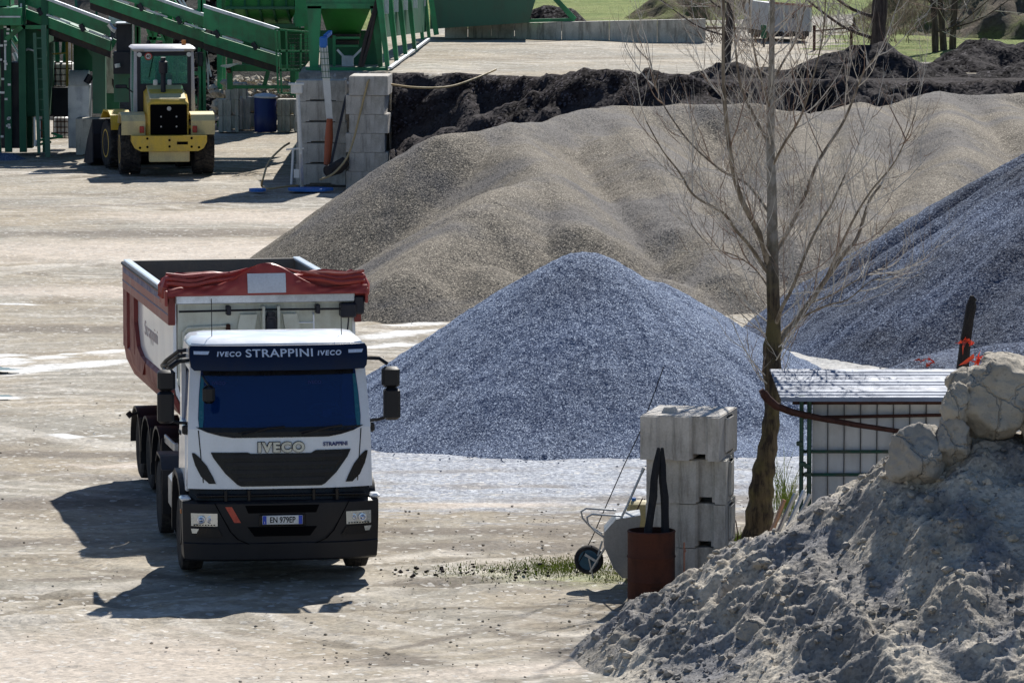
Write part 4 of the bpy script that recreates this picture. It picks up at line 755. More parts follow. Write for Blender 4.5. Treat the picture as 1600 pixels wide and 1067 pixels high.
def cp(o, loc, rz, label, group=None):
    c = o.copy(); COL.objects.link(c); c.location = loc; c.rotation_euler = (0, 0, rz); c['label'] = label
    if group: c['group'] = group
    for ch in o.children:
        k = ch.copy(); COL.objects.link(k); k.parent = c
    return c
Yb = 65.9; b0 = W(1070, 915, Yb); gs = 'blocks of the stack behind the rusty drum'; z = 0.; hb = .565
b1 = block_mesh('concrete_block', 1.02, 1.0, hb, M['conc']); xb = (1071 - 800) / F * 66.4
put(b1, (xb, Yb, 0.0), rad(-9), 'concrete block at the bottom of the stack behind the rusty drum', 'concrete block', gs)
cp(b1, (xb - .0, Yb, hb), rad(-10), 'concrete block second from the bottom of the stack behind the rusty drum')
cp(b1, (xb + .01, Yb - .02, hb * 2), rad(-8), 'concrete block second from the top of the stack behind the rusty drum')
bt = block_mesh('concrete_block', 1.02, 1.25, hb, M['conc2'], True, True); put(bt, (xb - .08, Yb - .12, hb * 3), rad(-13), 'wider paler concrete block on top of the stack, with a raised stud', 'concrete block', gs)
# rusty drum
dx = (1018 - 800) / F * 65.4; DR = (dx, 64.9)
dm = thing('oil_drum', 'open rusty oil drum standing in front of the concrete block stack', 'drum', (dx, 64.9, 0))
mb = MB(); R_ = .298; prof = [(0, R_ * .98), (.0, R_), (.02, R_ + .008), (.04, R_)]
for z_ in (.30, .60): prof += [(z_ - .02, R_), (z_, R_ + .012), (z_ + .02, R_)]
prof += [(.90, R_), (.915, R_ + .008), (.93, R_), (.93, R_ - .014), (.06, R_ - .014), (.05, .01)]
mb.lathe((dx, 64.9, 0), (0, 0, 1), prof, 40, True); mb.build('shell', M['rust'], dm, True)
for p, q, lab in ((W(1013, 830, 64.95), W(1028, 700, 65.5), 'left one of the two charred beams leaning out of the rusty drum'), (W(1041, 830, 65.0), W(1034, 700, 65.55), 'right one of the two charred beams leaning out of the rusty drum')):
    mb = MB(); mb.tube([(p + (p - q) * .35).lerp(q, k_ / 7) + Vector((.008 * math.sin(k_ * 2.1), 0, 0)) for k_ in range(8)], [.05, .052, .056, .053, .057, .052, .05, .022], 5); tag(mb.build('charred_beam', M['char']), lab, 'beam', 'charred beams in the drum')
# wheelbarrow tipped on its nose
wb = thing('wheelbarrow', 'grey wheelbarrow standing tipped up on its wheel beside the drum', 'wheelbarrow', tuple(W(930, 905, 66.3)[:2]) + (0,))
Yw = 66.4; w_ = lambda px, py, dy=0.: W(px, py, Yw + dy)
mb = MB()
sect = [(965, 803, 990, 812, .30), (952, 815, 985, 806, .32), (942, 850, 985, 820, .31), (948, 880, 980, 850, .27), (965, 903, 992, 880, .2)]
rings = []
for (ax, ay, bx, by, hw) in [(982, 803, 1000, 800, .30), (962, 806, 1000, 806, .31), (944, 826, 998, 826, .30), (943, 848, 996, 850, .27), (958, 884, 992, 884, .22), (972, 900, 988, 900, .17)]:
    a = w_(ax, ay); b = w_(bx, by); rings.append([a + Vector((0, -hw, 0)), b + Vector((0, -hw * .9, 0)), b + Vector((0, hw * .9, 0)), a + Vector((0, hw, 0))])
mb.loft(rings); tray = mb.build('tray', M['steel'], wb, True)
mb = MB()
for dy in (-.26, .26):
    mb.tube([w_(922, 893, dy * .4), w_(935, 872, dy * .6), w_(958, 835, dy), w_(980, 790, dy), w_(1003, 738, dy)], .016, 7)
    mb.tube([w_(1003, 738, dy), w_(1006, 731, dy)], .022, 7)
mb.build('handle_frame', M['steel'], wb, True)
mb = MB()
for dy in (-.18, .12):
    o_ = 0 if dy < 0 else -9
    mb.tube([w_(972 + o_, 806 + o_, dy), w_(925 + o_, 803 + o_, dy), w_(917 + o_, 808 + o_, dy), w_(919 + o_, 818 + o_, dy), w_(930 + o_, 830 + o_, dy), w_(950 + o_, 843 + o_, dy)], .014, 7)
mb.build('leg', M['steel'], wb, True, split=True)
wc = w_(920, 874); mb = MB(); ax = (.12, 1, -.02); mb.lathe(wc, ax, [(-.03, .12), (-.045, .14), (-.045, .17), (-.02, .188), (.02, .188), (.045, .17), (.045, .14), (.03, .12)], 30, True)
wt = mb.build('wheel', M['rubber'], wb, True); mb = MB(); mb.lathe(wc, ax, [(-.036, .135), (-.03, .12), (-.015, .06), (-.05, .045), (-.055, .005)], 24, True)
mb.build('rim', worn('blue wheel hub', (.01, .07, .12), (.05, .1, .12), .5, 5, .5), wt, True)
mb = MB(); mb.bar(w_(914, 866, -.12), w_(934, 878, -.12), .02, .03); mb.tube([w_(920, 872, -.12), w_(927, 903, -.1)], .011, 6); mb.tube([w_(934, 868, -.1), w_(941, 845, -.1)], .012, 6); mb.build('fork', M['steel'], wb)
# jerry can, rods and small things round the stack
jc = thing('jerry_can', 'yellowed plastic can behind the wheelbarrow and drum', 'jerry can', tuple(W(996, 820, 67.2)[:2]) + (0.4,))
mb = MB(); p = W(1000, 800, 67.2); mb.box(p.x - .17, p.x + .18, p.y - .1, p.y + .1, p.z - .85, p.z + .15, .04); mb.build('can', M['jerry'], jc, True)
mb = MB(); mb.tube([(p.x - .08, p.y, p.z + .14), (p.x - .08, p.y, p.z + .19)], .03, 10); mb.build('cap', M['bluepaint'], jc)
mb = MB(); mb.tube([W(897, 893, 66.2), W(925, 840, 66.5), W(975, 727, 67), W(1000, 675, 67.3), W(1022, 615, 67.6), W(1037, 573, 67.9)], .007, 5); tag(mb.build('thin_rod', M['char'], None), 'thin dark rod leaning up behind the wheelbarrow against the stack', 'rod')
mb = MB(); mb.tube([W(1069, 932, 65.2), W(1069, 847, 65.2)], .012, 6); mb.tube([W(1069, 860, 65.2), W(1072, 860, 65.2)], .022, 6); tag(mb.build('marker_rod', M['pink'], None), 'short pinkish rod sticking up between drum and heap', 'rod')
mb = MB(); mb.tube([W(1125, 790, 67.5), W(1140, 797, 67.4), W(1150, 815, 67.3), W(1153, 835, 67.2), W(1151, 850, 67.2)], .008, 6); mb.tube([W(985, 838, 66.9), W(988, 812, 66.9), W(1004, 778, 66.9)], .008, 6)
tag(mb.build('wire_hoop', M['rustd'], None), 'bent rusty wire hoop poking out round the block stack', 'wire')
mb = MB(); mb.grid(lambda u, v: W(1025 + 45 * u, 950 - 16 * u + 5 * v + 2 * math.sin(8 * u), 60.62 - .05 * v), 10, 2); tag(mb.build('tape_scrap', M['pink'], None), 'scrap of pink tape at the foot of the earth heap by the drum', 'tape')
p = G(1000, 938); mb = MB(); mb.box(p.x - .06, p.x + .03, p.y, p.y + .06, 0, .05, .015); tag(mb.build('bottle_cap', M['bluepaint'], None), 'little blue plastic scrap on the ground at the foot of the drum', 'scrap')
for i, (px, py, ln, c_, lab) in enumerate(((1205, 835, .42, 'wood', 'reddish plank end sticking up nearest the tree trunk'), (1222, 815, .34, 'steel', 'pale metal sheet end between the reddish planks'), (1236, 808, .32, 'bluep', 'bluish plank end nearest the shed post'), (1196, 845, .3, 'wood', 'lowest reddish plank end beside the tree trunk'), (1246, 806, .26, 'steel', 'narrow grey plank end touching the shed post'))):
    p = W(px, py, 62.6); q = p + Vector((.16, .05, ln)); mb = MB(); mb.bar(p - Vector((.1, 0, .25)), q, .09, .03)
    tag(mb.build('plank', M[c_] if c_ != 'bluep' else M['galv']), lab, 'plank', 'plank ends behind the heap')

# ---------------------------------------------------------------- shed
Ys = 66.5; sh = thing('shed', 'low shed of pale metal sheet with a corrugated roof behind the earth heap', 'shed', (4.9, Ys, 0))
xl = W(1256, 700, Ys).x; xr = xl + 2.75; zr = W(1300, 612, Ys).z
mb = MB(); nW = 240
def wav(x): 
    t = (x / .21) % 1; return .035 * float(ss(0, .2, t) - ss(.35, .55, t))
x0 = W(1218, 610, Ys).x; x1 = x0 + 2.95
def roofp(u, v, dz=0):
    y = Ys - .35 + 2.9 * v; return (x0 + (x1 - x0) * u + .0 * v, y, zr - .05 + .07 * v + dz + wav((x0 + (x1 - x0) * v * 0 + 20 * v)) * 0 + .03 * max(-.35, min(.35, 1.4 * math.sin(v * 2 * math.pi * 9))))
mb.grid(lambda u, v: roofp(u, v), 8, 120); mb.grid(lambda u, v: roofp(u, v, -.012), 8, 120); mb.box(x0, x1, Ys - .365, Ys - .35, zr - .085, zr - .03)
mb.build('roof', M['roofs'], sh, False)
mb = MB(); n = 13
for i in range(n):
    a = xl + .1 + i * .21; mb.box(a + .012, a + .21, Ys + .085, Ys + .11, 0, zr - .13)
mb.build('wall', M['panel'], sh)
for i in range(n):
    a = xl + .1 + i * .21; mb = MB(); mb.box(a - .0045, a + .0045, Ys + .06, Ys + .084, 0, zr - .13); mb.build('wall_seam', M['plast'], sh)
mb = MB(); 
for s_ in (xr + .05,): mb.box(s_, s_ + .03, Ys + .1, Ys + 2.4, 0, zr - .13)
mb.box(xl + .45, xr, Ys + 2.35, Ys + 2.38, 0, zr - .1); mb.build('wall', M['panel'], sh)
mb = MB(); mb.box(xl - .15, xr, Ys - .05, Ys + .01, zr - .16, zr - .09, .005); mb.build('eave_beam', M['rustd'], sh)
for z_, c_, x_e in ((W(1300, 652, Ys).z, 'rustd', xr), (W(1300, 705, Ys).z, 'scaf', xl + 1.15), (W(1300, 741, Ys).z, 'scaf', xl + .9)):
    mb = MB(); mb.tube([(xl - .05, Ys - .02, z_), (x_e, Ys - .02, z_ + (.05 if c_ == 'rustd' else 0))], .022, 8); mb.build('rail', M[c_], sh, True)
for k, px in enumerate((1252, 1264)):
    a = W(px, 700, Ys - .06).x; mb = MB(); mb.tube([(a, Ys - .08, .2), (a, Ys - .08, zr - .1)], .028, 10); mb.build('post', M['scaf'] if k == 0 else M['scaf'], sh, True)
mb = MB()
for px, py in ((1253, 622), (1262, 650), (1250, 693), (1254, 725), (1262, 728), (1262, 741)): p = W(px, py, Ys - .12); mb.box(p.x - .045, p.x + .045, p.y - .03, p.y + .05, p.z - .03, p.z + .03, .01)
mb.build('clamp', M['steel'] if 0 else M['scaf'], sh)
mb = MB(); mb.tube([W(1193, 614, Ys - .45), W(1199, 623, Ys - .45), W(1212, 634, Ys - .4), W(1238, 644, Ys - .3), W(1280, 653, Ys - .25), W(1340, 664, Ys - .22), W(1414, 675, Ys - .2)], [.055, .055, .05, .045, .04, .035, .03], 12); mb.tube([W(1190, 617, Ys - .46), W(1196, 613, Ys - .45)], .065, 12)
tag(mb.build('stove_pipe', M['rustd'], None, True), 'curved rusty pipe running from the shed past the tree trunk', 'pipe')
p = W(1434, 683, Ys - .15); mb = MB(); mb.box(p.x - .16, p.x + .25, p.y - .1, p.y + .1, p.z - .25, p.z + .08, .01); mb.build('box', M['rustd'], sh)
# charred post and orange netting
p = W(1503, 590, 72.); cpst = MB(); cpst.tube([(p.x - .03, p.y, .8), (p.x, p.y, p.z), W(1508, 540, 72), W(1514, 500, 72), W(1518, 478, 72), W(1519, 462, 72)], [.10, .095, .08, .07, .075, .03], 9); cpst.tube([W(1516, 472, 72), W(1524, 466, 72)], .04, 6)
tag(cpst.build('charred_post', M['char'], None, True), 'charred black post standing behind the pale boulders', 'post')
def netting(px, py, Y, s, sd, lab):
    r = random.Random(sd); mb = MB()
    for _ in range(11):
        a = W(px + r.gauss(0, s), py + r.gauss(0, s * .8), Y + r.gauss(0, .03)); b = a + Vector((r.gauss(0, .05), r.gauss(0, .04), r.gauss(.01, .04))); c_ = a + Vector((r.gauss(0, .04), r.gauss(0, .04), r.gauss(0, .04))); d_ = b + Vector((r.gauss(0, .05), r.gauss(0, .1), r.gauss(0, .05)))
        mb.add([a, b, d_, c_], [(0, 1, 2, 3)])
    tag(mb.build('netting', M['net'], None), lab, 'netting', 'scraps of orange netting')
netting(1451, 566, 85.5, 5, 1, 'scrap of orange netting lying on the grey ripple behind the shed roof'); netting(1512, 535, 71.8, 4, 2, 'scrap of orange netting tied round the charred post'); netting(1530, 563, 71.5, 4, 3, 'scrap of orange netting between charred post and pale slab')
# ---------------------------------------------------------------- trees
def interp(pts, n):
    pts = [Vector(p) for p in pts]; out = []
    for i in range(len(pts) - 1):
        p0 = pts[max(i - 1, 0)]; p1 = pts[i]; p2 = pts[i + 1]; p3 = pts[min(i + 2, len(pts) - 1)]
        for k in range(n):
            t = k / n; out.append(.5 * ((2 * p1) + (p2 - p0) * t + (2 * p0 - 5 * p1 + 4 * p2 - p3) * t * t + (3 * p1 - p0 - 3 * p2 + p3) * t ** 3))
    out.append(pts[-1]); return out
def twig(mbs, p, d, ln, r, rnd, lvl, up=.5):
    n = 6 if lvl else 5; pts = [p]; q = p.copy(); d = d.normalized()
    for k in range(n):
        d = (d + Vector((rnd.gauss(0, .10), rnd.gauss(0, .10), up * .22 + rnd.gauss(0, .06)))).normalized(); q = q + d * ln / n; pts.append(q.copy())
    mbs[0 if (lvl > 1 or rnd.random() < .6) else 1].tube(pts, [r * (1 - .8 * k / n) for k in range(n + 1)], 4 if lvl < 2 else 5, False)
    if lvl:
        for k in range(1, n):
            for _ in range(1 if rnd.random() < .9 else 0):
                a = rnd.uniform(0, 6.28); o = d.orthogonal().normalized(); o = Matrix.Rotation(a, 3, d) @ o
                dd = (pts[k + 1] - pts[k]).normalized() * .75 + o * .75; twig(mbs, pts[k], dd, ln * rnd.uniform(.25, .6), r * .5, rnd, lvl - 1, up)
def tree(name, label, cat, trunk, trr, limbs, seed, tm, lm, group=None, dens=1., tl=1.2, tr_=.009, lvl=2, up=.55, extra=()):
    rnd = random.Random(seed); root = thing(name, label, cat, tuple(trunk[0]), group)
    pts = interp(trunk, 6); n = len(pts); rr = np.interp(np.linspace(0, 1, n), np.linspace(0, 1, len(trr)), trr)
    mb = MB(); mb.tube(pts, [float(r) * (1 + .10 * math.sin(i * 1.7 + seed) * (i < n * .4)) for i, r in enumerate(rr)], 14); mb.build('trunk', tm, root, 'all')
    mbs = (MB(), MB())
    for L, r0, r1 in limbs:
        q = interp(L, 5); m = len(q); mb = MB(); mb.tube(q, [r0 + (r1 - r0) * i / (m - 1) for i in range(m)], 8, False); mb.build('limb', lm, root, 'all')
        tot = sum((q[i + 1] - q[i]).length for i in range(m - 1)); 
        for i in range(1, m - 1):
            for _ in range(int(dens * tot / m * 6.5 + rnd.random())):
                t_ = (q[i + 1] - q[i]).normalized(); o = Matrix.Rotation(rnd.uniform(0, 6.28), 3, t_) @ t_.orthogonal().normalized()
                twig(mbs, q[i] + (q[i + 1] - q[i]) * rnd.random(), t_ * .7 + o * rnd.uniform(.5, 1), tl * rnd.uniform(.35, 1.1) * (1.15 - .5 * i / m), tr_ * rnd.uniform(.6, 1.2), rnd, lvl - 1 if rnd.random() < .55 else lvl, up)
        twig(mbs, q[-1], q[-1] - q[-2], tl * .8, r1, rnd, lvl, up)
    k0 = int(n * .3)
    for i in range(k0, n - 1):
        for _ in range(int(dens * 1.1 + rnd.random())):
            t_ = (pts[i + 1] - pts[i]).normalized(); o = Matrix.Rotation(rnd.uniform(0, 6.28), 3, t_) @ t_.orthogonal().normalized(); twig(mbs, pts[i], t_ * .5 + o, tl * rnd.uniform(.5, 1.1), tr_ * 1.1, rnd, lvl, up)
    mbs[0].build('twigs', M['twig'], root); mbs[1].build('twigs', M['twig2'], root); return root
T = lambda px, py, dy=0.: W(px, py, 69.8 + dy)
def LB(*a): return [T(*p) for p in a]
limbs = [(LB((1200, 412, 0), (1187, 367, -.2), (1158, 310, -.4), (1143, 252, -.6), (1132, 157, -.8), (1130, 79, -.9), (1131, -30, -1)), .055, .02),
         (LB((1203, 225, 0), (1179, 184, .2), (1158, 136, .3), (1150, 84, .4), (1145, 10, .5)), .034, .012),
         (LB((1212, 545, 0), (1226, 520, .2), (1242, 504, .3), (1268, 468, .5), (1295, 430, .6), (1320, 395, .6), (1340, 370, .7), (1358, 315, .8), (1376, 290, .9)), .06, .018),
         (LB((1211, 510, 0), (1222, 480, -.3), (1237, 452, -.5), (1258, 399, -.8), (1274, 362, -.9), (1300, 318, -1.1), (1322, 270, -1.2)), .036, .012),
         (LB((1213, 392, 0), (1235, 355, .3), (1256, 310, .5), (1279, 252, .7), (1316, 194, .9), (1335, 150, 1), (1350, 112, 1), (1372, 85, 1.1)), .036, .012),
         (LB((1199, 425, 0), (1172, 385, -.2), (1150, 360, -.5), (1130, 333, -.7), (1085, 306, -1), (1062, 270, -1.1), (1035, 235, -1.2), (1010, 190, -1.3)), .032, .009),
         (LB((1200, 330, 0), (1170, 290, .4), (1130, 268, .6), (1090, 235, .8), (1060, 200, 1), (1030, 150, 1.1), (1015, 90, 1.2)), .026, .008),
         (LB((1207, 260, 0), (1225, 225, -.3), (1250, 185, -.5), (1268, 130, -.7), (1285, 60, -.8), (1290, 0, -.9)), .024, .01),
         (LB((1203, 170, 0), (1188, 120, -.3), (1175, 60, -.4), (1170, -10, -.5)), .022, .01), (LB((1206, 130, 0), (1225, 95, .3), (1245, 60, .4), (1258, 10, .5)), .022, .01),
         (LB((1205, 455, 0), (1180, 420, .6), (1150, 400, 1), (1110, 385, 1.3), (1080, 350, 1.5)), .02, .007), (LB((1262, 475, .4), (1300, 460, .9), (1335, 440, 1.1), (1375, 420, 1.3)), .018, .006),
         (LB((1245, 500, .3), (1290, 478, 0), (1325, 468, -.2), (1360, 440, -.3), (1400, 428, -.4)), .018, .006), (LB((1290, 436, .6), (1330, 350, .2), (1360, 300, 0), (1400, 250, -.2), (1430, 180, -.4)), .024, .008)]
tree('bare_tree', 'tall leafless tree with upswept pale twigs beside the shed', 'tree', [T(1183, 858), T(1187, 800), T(1192, 745), T(1201, 690), T(1207, 630), T(1206, 560), T(1209, 500), T(1207, 430), T(1207, 390), T(1206, 300), T(1204, 230), T(1205, 150), T(1206, 60), T(1207, -20), T(1205, -120)],
     [.24, .18, .155, .12, .105, .13, .09, .085, .08, .066, .056, .045, .037, .03, .02], [(q_, a_ * .85, b_ * .85) for q_, a_, b_ in limbs], 4, M['bark'], M['limb'], None, .85, 1.55, .0095, 2, .9)
def far_tree(name, lab, px, py, Y, r, h, seed, lean=0., nl=7, dens=.35, tl=1.6, grp=None, low=.15):
    rnd = random.Random(seed); p = W(px, py, Y); tk = [Vector((p.x + lean * t * h + .12 * math.sin(t * 5 + seed), Y, p.z - .3 + h * t)) for t in (0, .2, .4, .6, .8, 1)]
    lb = []
    for k in range(nl):
        t = low + (.95 - low) * k / nl; b = tk[0].lerp(tk[-1], t); a = rnd.uniform(0, 6.28); ln = h * .3 * (1.2 - t); o = Vector((math.cos(a), math.sin(a), 0)); lb.append(([b, b + o * ln * .4 + Vector((0, 0, ln * .15)), b + o * ln + Vector((0, 0, ln * .6))], r * .28, r * .1))
    return tree(name, lab, 'tree', tk, [r * 1.1, r, r * .9, r * .7, r * .5, r * .2], lb, seed, M['bark2'], M['bark2'], grp, dens, tl, .014, 2, .25)
far_tree('bare_tree', 'thickest far bare tree, on the crest of the black soil heap', 1378, 82, 141.5, .20, 8, 11, 0, 12, .5, 2.2, None, .08)
far_tree('bare_tree', 'dark bare tree growing at the left end of the black soil heap', 1138, 100, 139.5, .10, 7, 12, -.02, 8, .4, 1.4)
gt = 'thin bare trees in a row below the mossy mound'
for i, (px, py, ln, lb) in enumerate(((1456, 92, -.02, 'first thin bare tree to the right of the thick dark one'), (1471, 90, 0, 'middle one of the three thin bare trees below the mossy mound'), (1488, 82, .10, 'leaning thin bare tree nearest the mossy mound'))): far_tree('bare_tree', lb, px, py, 152 + i * .8, .095, 7, 20 + i, ln, 7, .35, 1.4, gt)
def shrub(px, py, Y, wd, h, n, seed, lab):
    rnd = random.Random(seed); p = W(px, py, Y); mbs = (MB(), MB())
    for _ in range(n): twig(mbs, Vector((p.x + rnd.gauss(0, wd * .3), Y + rnd.gauss(0, .5), p.z - .1)), Vector((rnd.gauss(0, .6), rnd.gauss(0, .4), .8)), h * rnd.uniform(.6, 1.2), .012, rnd, 1, .2)
    mbs[0].v += []; root = thing('bare_shrub', lab, 'shrub', (p.x, Y, p.z), 'leafless brambles along the field edge'); mbs[0].build('stems', M['limb'], root); mbs[1].build('stems', M['twig2'], root)
shrub(1345, 62, 152, 2.5, 1.7, 34, 1, 'leafless bramble left of the thick dark tree trunk'); shrub(1415, 50, 156, 2.2, 1.9, 40, 2, 'leafless pinkish bramble right of the thick dark tree trunk'); shrub(1120, 62, 158, 1.2, 1.6, 20, 3, 'leafless bramble at the end of the long concrete wall')
shrub(1450, 30, 160, 2.5, 1.8, 36, 4, 'leafless bramble behind the three thin bare trees'); shrub(1180, 68, 156, 1., 1.3, 14, 5, 'leafless bramble left of the parked trailer')
# weeds: stuff
def blades(name, fn, n, seed, h, lab):
    r = random.Random(seed); mb = MB()
    for _ in range(n):
        x, y, z = fn(r); k = r.uniform(.3, 1.2) * h; a = r.uniform(0, 6.28); dx_, dy_ = math.cos(a) * .006, math.sin(a) * .006; lx, ly = r.gauss(0, .4) * k, r.gauss(0, .4) * k
        mb.add([(x - dx_, y - dy_, z), (x + dx_, y + dy_, z), (x + lx * .4 + dx_ * .7, y + ly * .4, z + k * .6), (x + lx * .4 - dx_ * .7, y + ly * .4, z + k * .6), (x + lx, y + ly, z + k)], [(0, 1, 2, 3), (3, 2, 4)])
    mb.build(name, M['grass'], None, kind='stuff', label=lab, cat='grass')
def strip(r):
    if r.random() < .55: p = G(r.gauss(878, 34), r.gauss(885, 7))
    elif r.random() < .6: p = G(r.gauss(790, 60), r.gauss(890, 6))
    else: p = G(r.gauss(960, 22), r.gauss(893, 8))
    return p.x, p.y, -.01
blades('weeds', strip, 3600, 3, .04, 'thin weeds growing on the dirt left of the wheelbarrow')
blades('weeds', lambda r: (lambda p: (p.x, p.y, 0))(G(r.gauss(1155, 8), r.gauss(858, 6))), 900, 4, .17, 'green tuft between the block stack and the tree trunk')
blades('weeds', lambda r: (lambda p: (p.x, p.y, 0))(G(r.gauss(1228, 9), r.gauss(800, 6))), 120, 7, .9, 'dry thin stalks growing right of the tree trunk')
# ---------------------------------------------------------------- wheel loader
lg = G(262, 274); LY = rad(8.); LM = Matrix.Translation((lg.x, lg.y, 0)) @ Matrix.Rotation(LY, 4, 'Z')
ld = thing('wheel_loader', 'yellow wheel loader with a pale cab seen from behind, under the green plant', 'wheel loader', (lg.x, lg.y, 0))
def lp(name, mat, fn, parent=None, smooth=False, M_=None):
    mb = MB(M_ if M_ is not None else LM); fn(mb); return mb.build(name, mat, parent or ld, smooth)
def hood(mb):
    rings = []
    for y, w1, z1 in ((-.35, .53, 2.02), (-.30, .56, 2.08), (.5, .57, 2.30), (1.2, .57, 2.36)): rings.append([(-w1, y, 1.05), (w1, y, 1.05), (w1, y, z1 - .12), (w1 - .12, y, z1), (-w1 + .12, y, z1), (-w1, y, z1 - .12)])
    mb.loft(rings)
lp('engine_hood', M['yellow'], hood, smooth=True)
lg_ = lp('radiator_grille', M['ink'], lambda mb: mb.box(-.49, .51, -.40, -.34, 1.12, 1.95, .02))
for x, z in ((-.2, 1.62), (.22, 1.62), (-.2, 1.35), (.22, 1.35)): lp('bolt', M['steel'], lambda mb: mb.tube([(x, -.41, z), (x, -.40, z)], .025, 6), lg_)
lp('badge', M['steel'], lambda mb: mb.tube([(.02, -.415, 1.84), (.02, -.40, 1.84)], .06, 12), lg_)
lp('hood_lid', M['yelpale'], lambda mb: mb.hexa([(-.5, -.3, 2.085), (.5, -.3, 2.085), (.5, 1.1, 2.38), (-.5, 1.1, 2.38), (-.48, -.3, 2.11), (.48, -.3, 2.11), (.48, 1.1, 2.41), (-.48, 1.1, 2.41)]))  # paler yellow puts the sunlit hood top into the colour
lp('exhaust_pipe', M['blacks'], lambda mb: (mb.tube([(-.08, .35, 2.2), (-.08, .35, 2.75)], .07, 10), mb.lathe((-.08, .35, 2.75), (0, -.1, 1), [(0, .07), (.02, .12), (.33, .12), (.36, .07), (.45, .07)], 14)), smooth=True)
lp('lamp_pair', M['whitep'], lambda mb: [mb.box(x - .06, x + .06, .5, .56, 2.42, 2.58, .02) for x in (-.28, .1)])
cw = lp('counterweight', M['yellow'], lambda mb: mb.prism([(-1.02, 1.12), (1.02, 1.12), (1.02, .95), (.93, .78), (.78, .70), (-.78, .70), (-.93, .78), (-1.02, .95)], 'y', -.75, -.3))
for x, z in ((-.6, 1.05), (.6, 1.05), (-.6, .82), (.6, .82), (-.8, .8), (.8, .8), (0, 1.0), (0, .83)): lp('hole', M['ink'], lambda mb: mb.tube([(x, -.757, z), (x, -.74, z)], .035, 8), cw)
lp('rear_plate', M['yelpale'], lambda mb: mb.box(-.54, .56, -.6, -.4, .40, .70, .02))
lp('axle', M['plast'], lambda mb: (mb.tube([(-.9, .55, .68), (.9, .55, .68)], .16, 10), mb.box(-.4, .4, .0, 1.1, .45, 1.1, .05), mb.tube([(-.9, 3.3, .68), (.9, 3.3, .68)], .16, 10), mb.box(-.4, .4, 1.0, 3.4, .6, 1.2, .05)))
def lwheel(cx, cy, s, Mx=LM):
    r = .69; h = .28
    t = lp('wheel', M['rubber'], lambda mb: [mb.lathe((cx, cy, r), (1, 0, 0), [(-h, r * .55), (-h * 1.02, r * .75), (-h, r * .9), (-h * .8, r * .96), (h * .8, r * .96), (h, r * .9), (h * 1.02, r * .75), (h, r * .55)], 40)] +
           [mb.hexa([LMv for LMv in [(cx + sd * .02, cy + r * .94 * math.cos(a), r + r * .94 * math.sin(a)), (cx + sd * h, cy + r * .94 * math.cos(a + .16), r + r * .94 * math.sin(a + .16)), (cx + sd * h, cy + r * .94 * math.cos(a + .30), r + r * .94 * math.sin(a + .30)), (cx + sd * .02, cy + r * .94 * math.cos(a + .14), r + r * .94 * math.sin(a + .14)),
                     (cx + sd * .02, cy + r * 1.0 * math.cos(a), r + r * math.sin(a)), (cx + sd * h * .96, cy + r * math.cos(a + .16), r + r * math.sin(a + .16)), (cx + sd * h * .96, cy + r * math.cos(a + .30), r + r * math.sin(a + .30)), (cx + sd * .02, cy + r * math.cos(a + .14), r + r * math.sin(a + .14))]]) for sd in (-1, 1) for a in [6.2832 * k / 18 + (.17 if sd > 0 else 0) for k in range(18)]], None, False, Mx)
    mb = MB(Mx); mb.lathe((cx, cy, r), (s, 0, 0), [(h * .6, r * .56), (h * 1.0, r * .58), (h * 1.02, r * .52), (h * .6, r * .44), (h * .5, r * .2), (h * .8, r * .15), (h * .82, .01)], 26); mb.build('rim', M['yellow'], t, True)
for s in (-1, 1): lwheel(s * 1.0, .55, s)
FM = LM @ Matrix.Translation((0, 1.9, 0)) @ Matrix.Rotation(rad(9), 4, 'Z') @ Matrix.Translation((0, -1.9, 0))
for s in (-1, 1): lwheel(s * 1.0, 3.35, s, FM)
for s in (-1, 1):
    X_ = lambda a, b: tuple(sorted((s * a, s * b)))
    def rfen(mb):
        o = [(-.30, 1.12), (-.34, 1.5), (-.2, 1.66), (.3, 1.72), (.9, 1.66), (1.3, 1.4)]; i_ = [(-.26, 1.12), (-.28, 1.46), (-.16, 1.60), (.3, 1.66), (.86, 1.6), (1.25, 1.36)]; mb.prism(o + i_[::-1], 'x', *X_(.62, 1.27)); mb.box(*X_(.64, 1.26), -.30, -.24, 1.12, 1.5)
    f_ = lp('rear_fender', M['yelpale'], rfen, smooth=True)
    lp('tail_lamp', M['redlamp'], lambda mb: mb.box(*X_(.66, .78), -.38, -.30, 1.18, 1.36, .01), f_)
    def ffen(mb):
        o = [(2.65, 1.15), (2.72, 1.5), (3.0, 1.62), (3.6, 1.62), (3.95, 1.4)]; i_ = [(y, z - .05) for y, z in o]; mb.prism(o + i_[::-1], 'x', *X_(.7, 1.28))
    lp('front_fender', M['yellow'], ffen, smooth=True, M_=FM)
# cab
def cabframe(mb):
    for x, y in ((-.80, 1.15), (.80, 1.15), (-.80, 2.45), (.80, 2.45)): mb.hexa([(x - .06, y - .05, 1.35), (x + .06, y - .05, 1.35), (x + .06, y + .05, 1.35), (x - .06, y + .05, 1.35), (x * .96 - .05, y - .04, 3.32), (x * .96 + .05, y - .04, 3.32), (x * .96 + .05, y + .04, 3.32), (x * .96 - .05, y + .04, 3.32)])
    mb.box(-.86, .86, 1.1, 2.5, 1.3, 1.42, .02); mb.box(-.8, .8, 1.13, 1.17, 1.4, 2.42); mb.box(-.8, .8, 2.4, 2.46, 1.4, 2.0)
cbn = lp('cab', M['lav'], cabframe)
lp('cab_panel', M['blacks'], lambda mb: (mb.box(-.74, .74, 1.08, 1.12, 1.42, 2.44), mb.box(-.74, -.64, 1.09, 1.13, 2.44, 3.28), mb.box(.64, .74, 1.09, 1.13, 2.44, 3.28), mb.box(-.74, .74, 1.09, 1.13, 3.20, 3.32)), cbn)
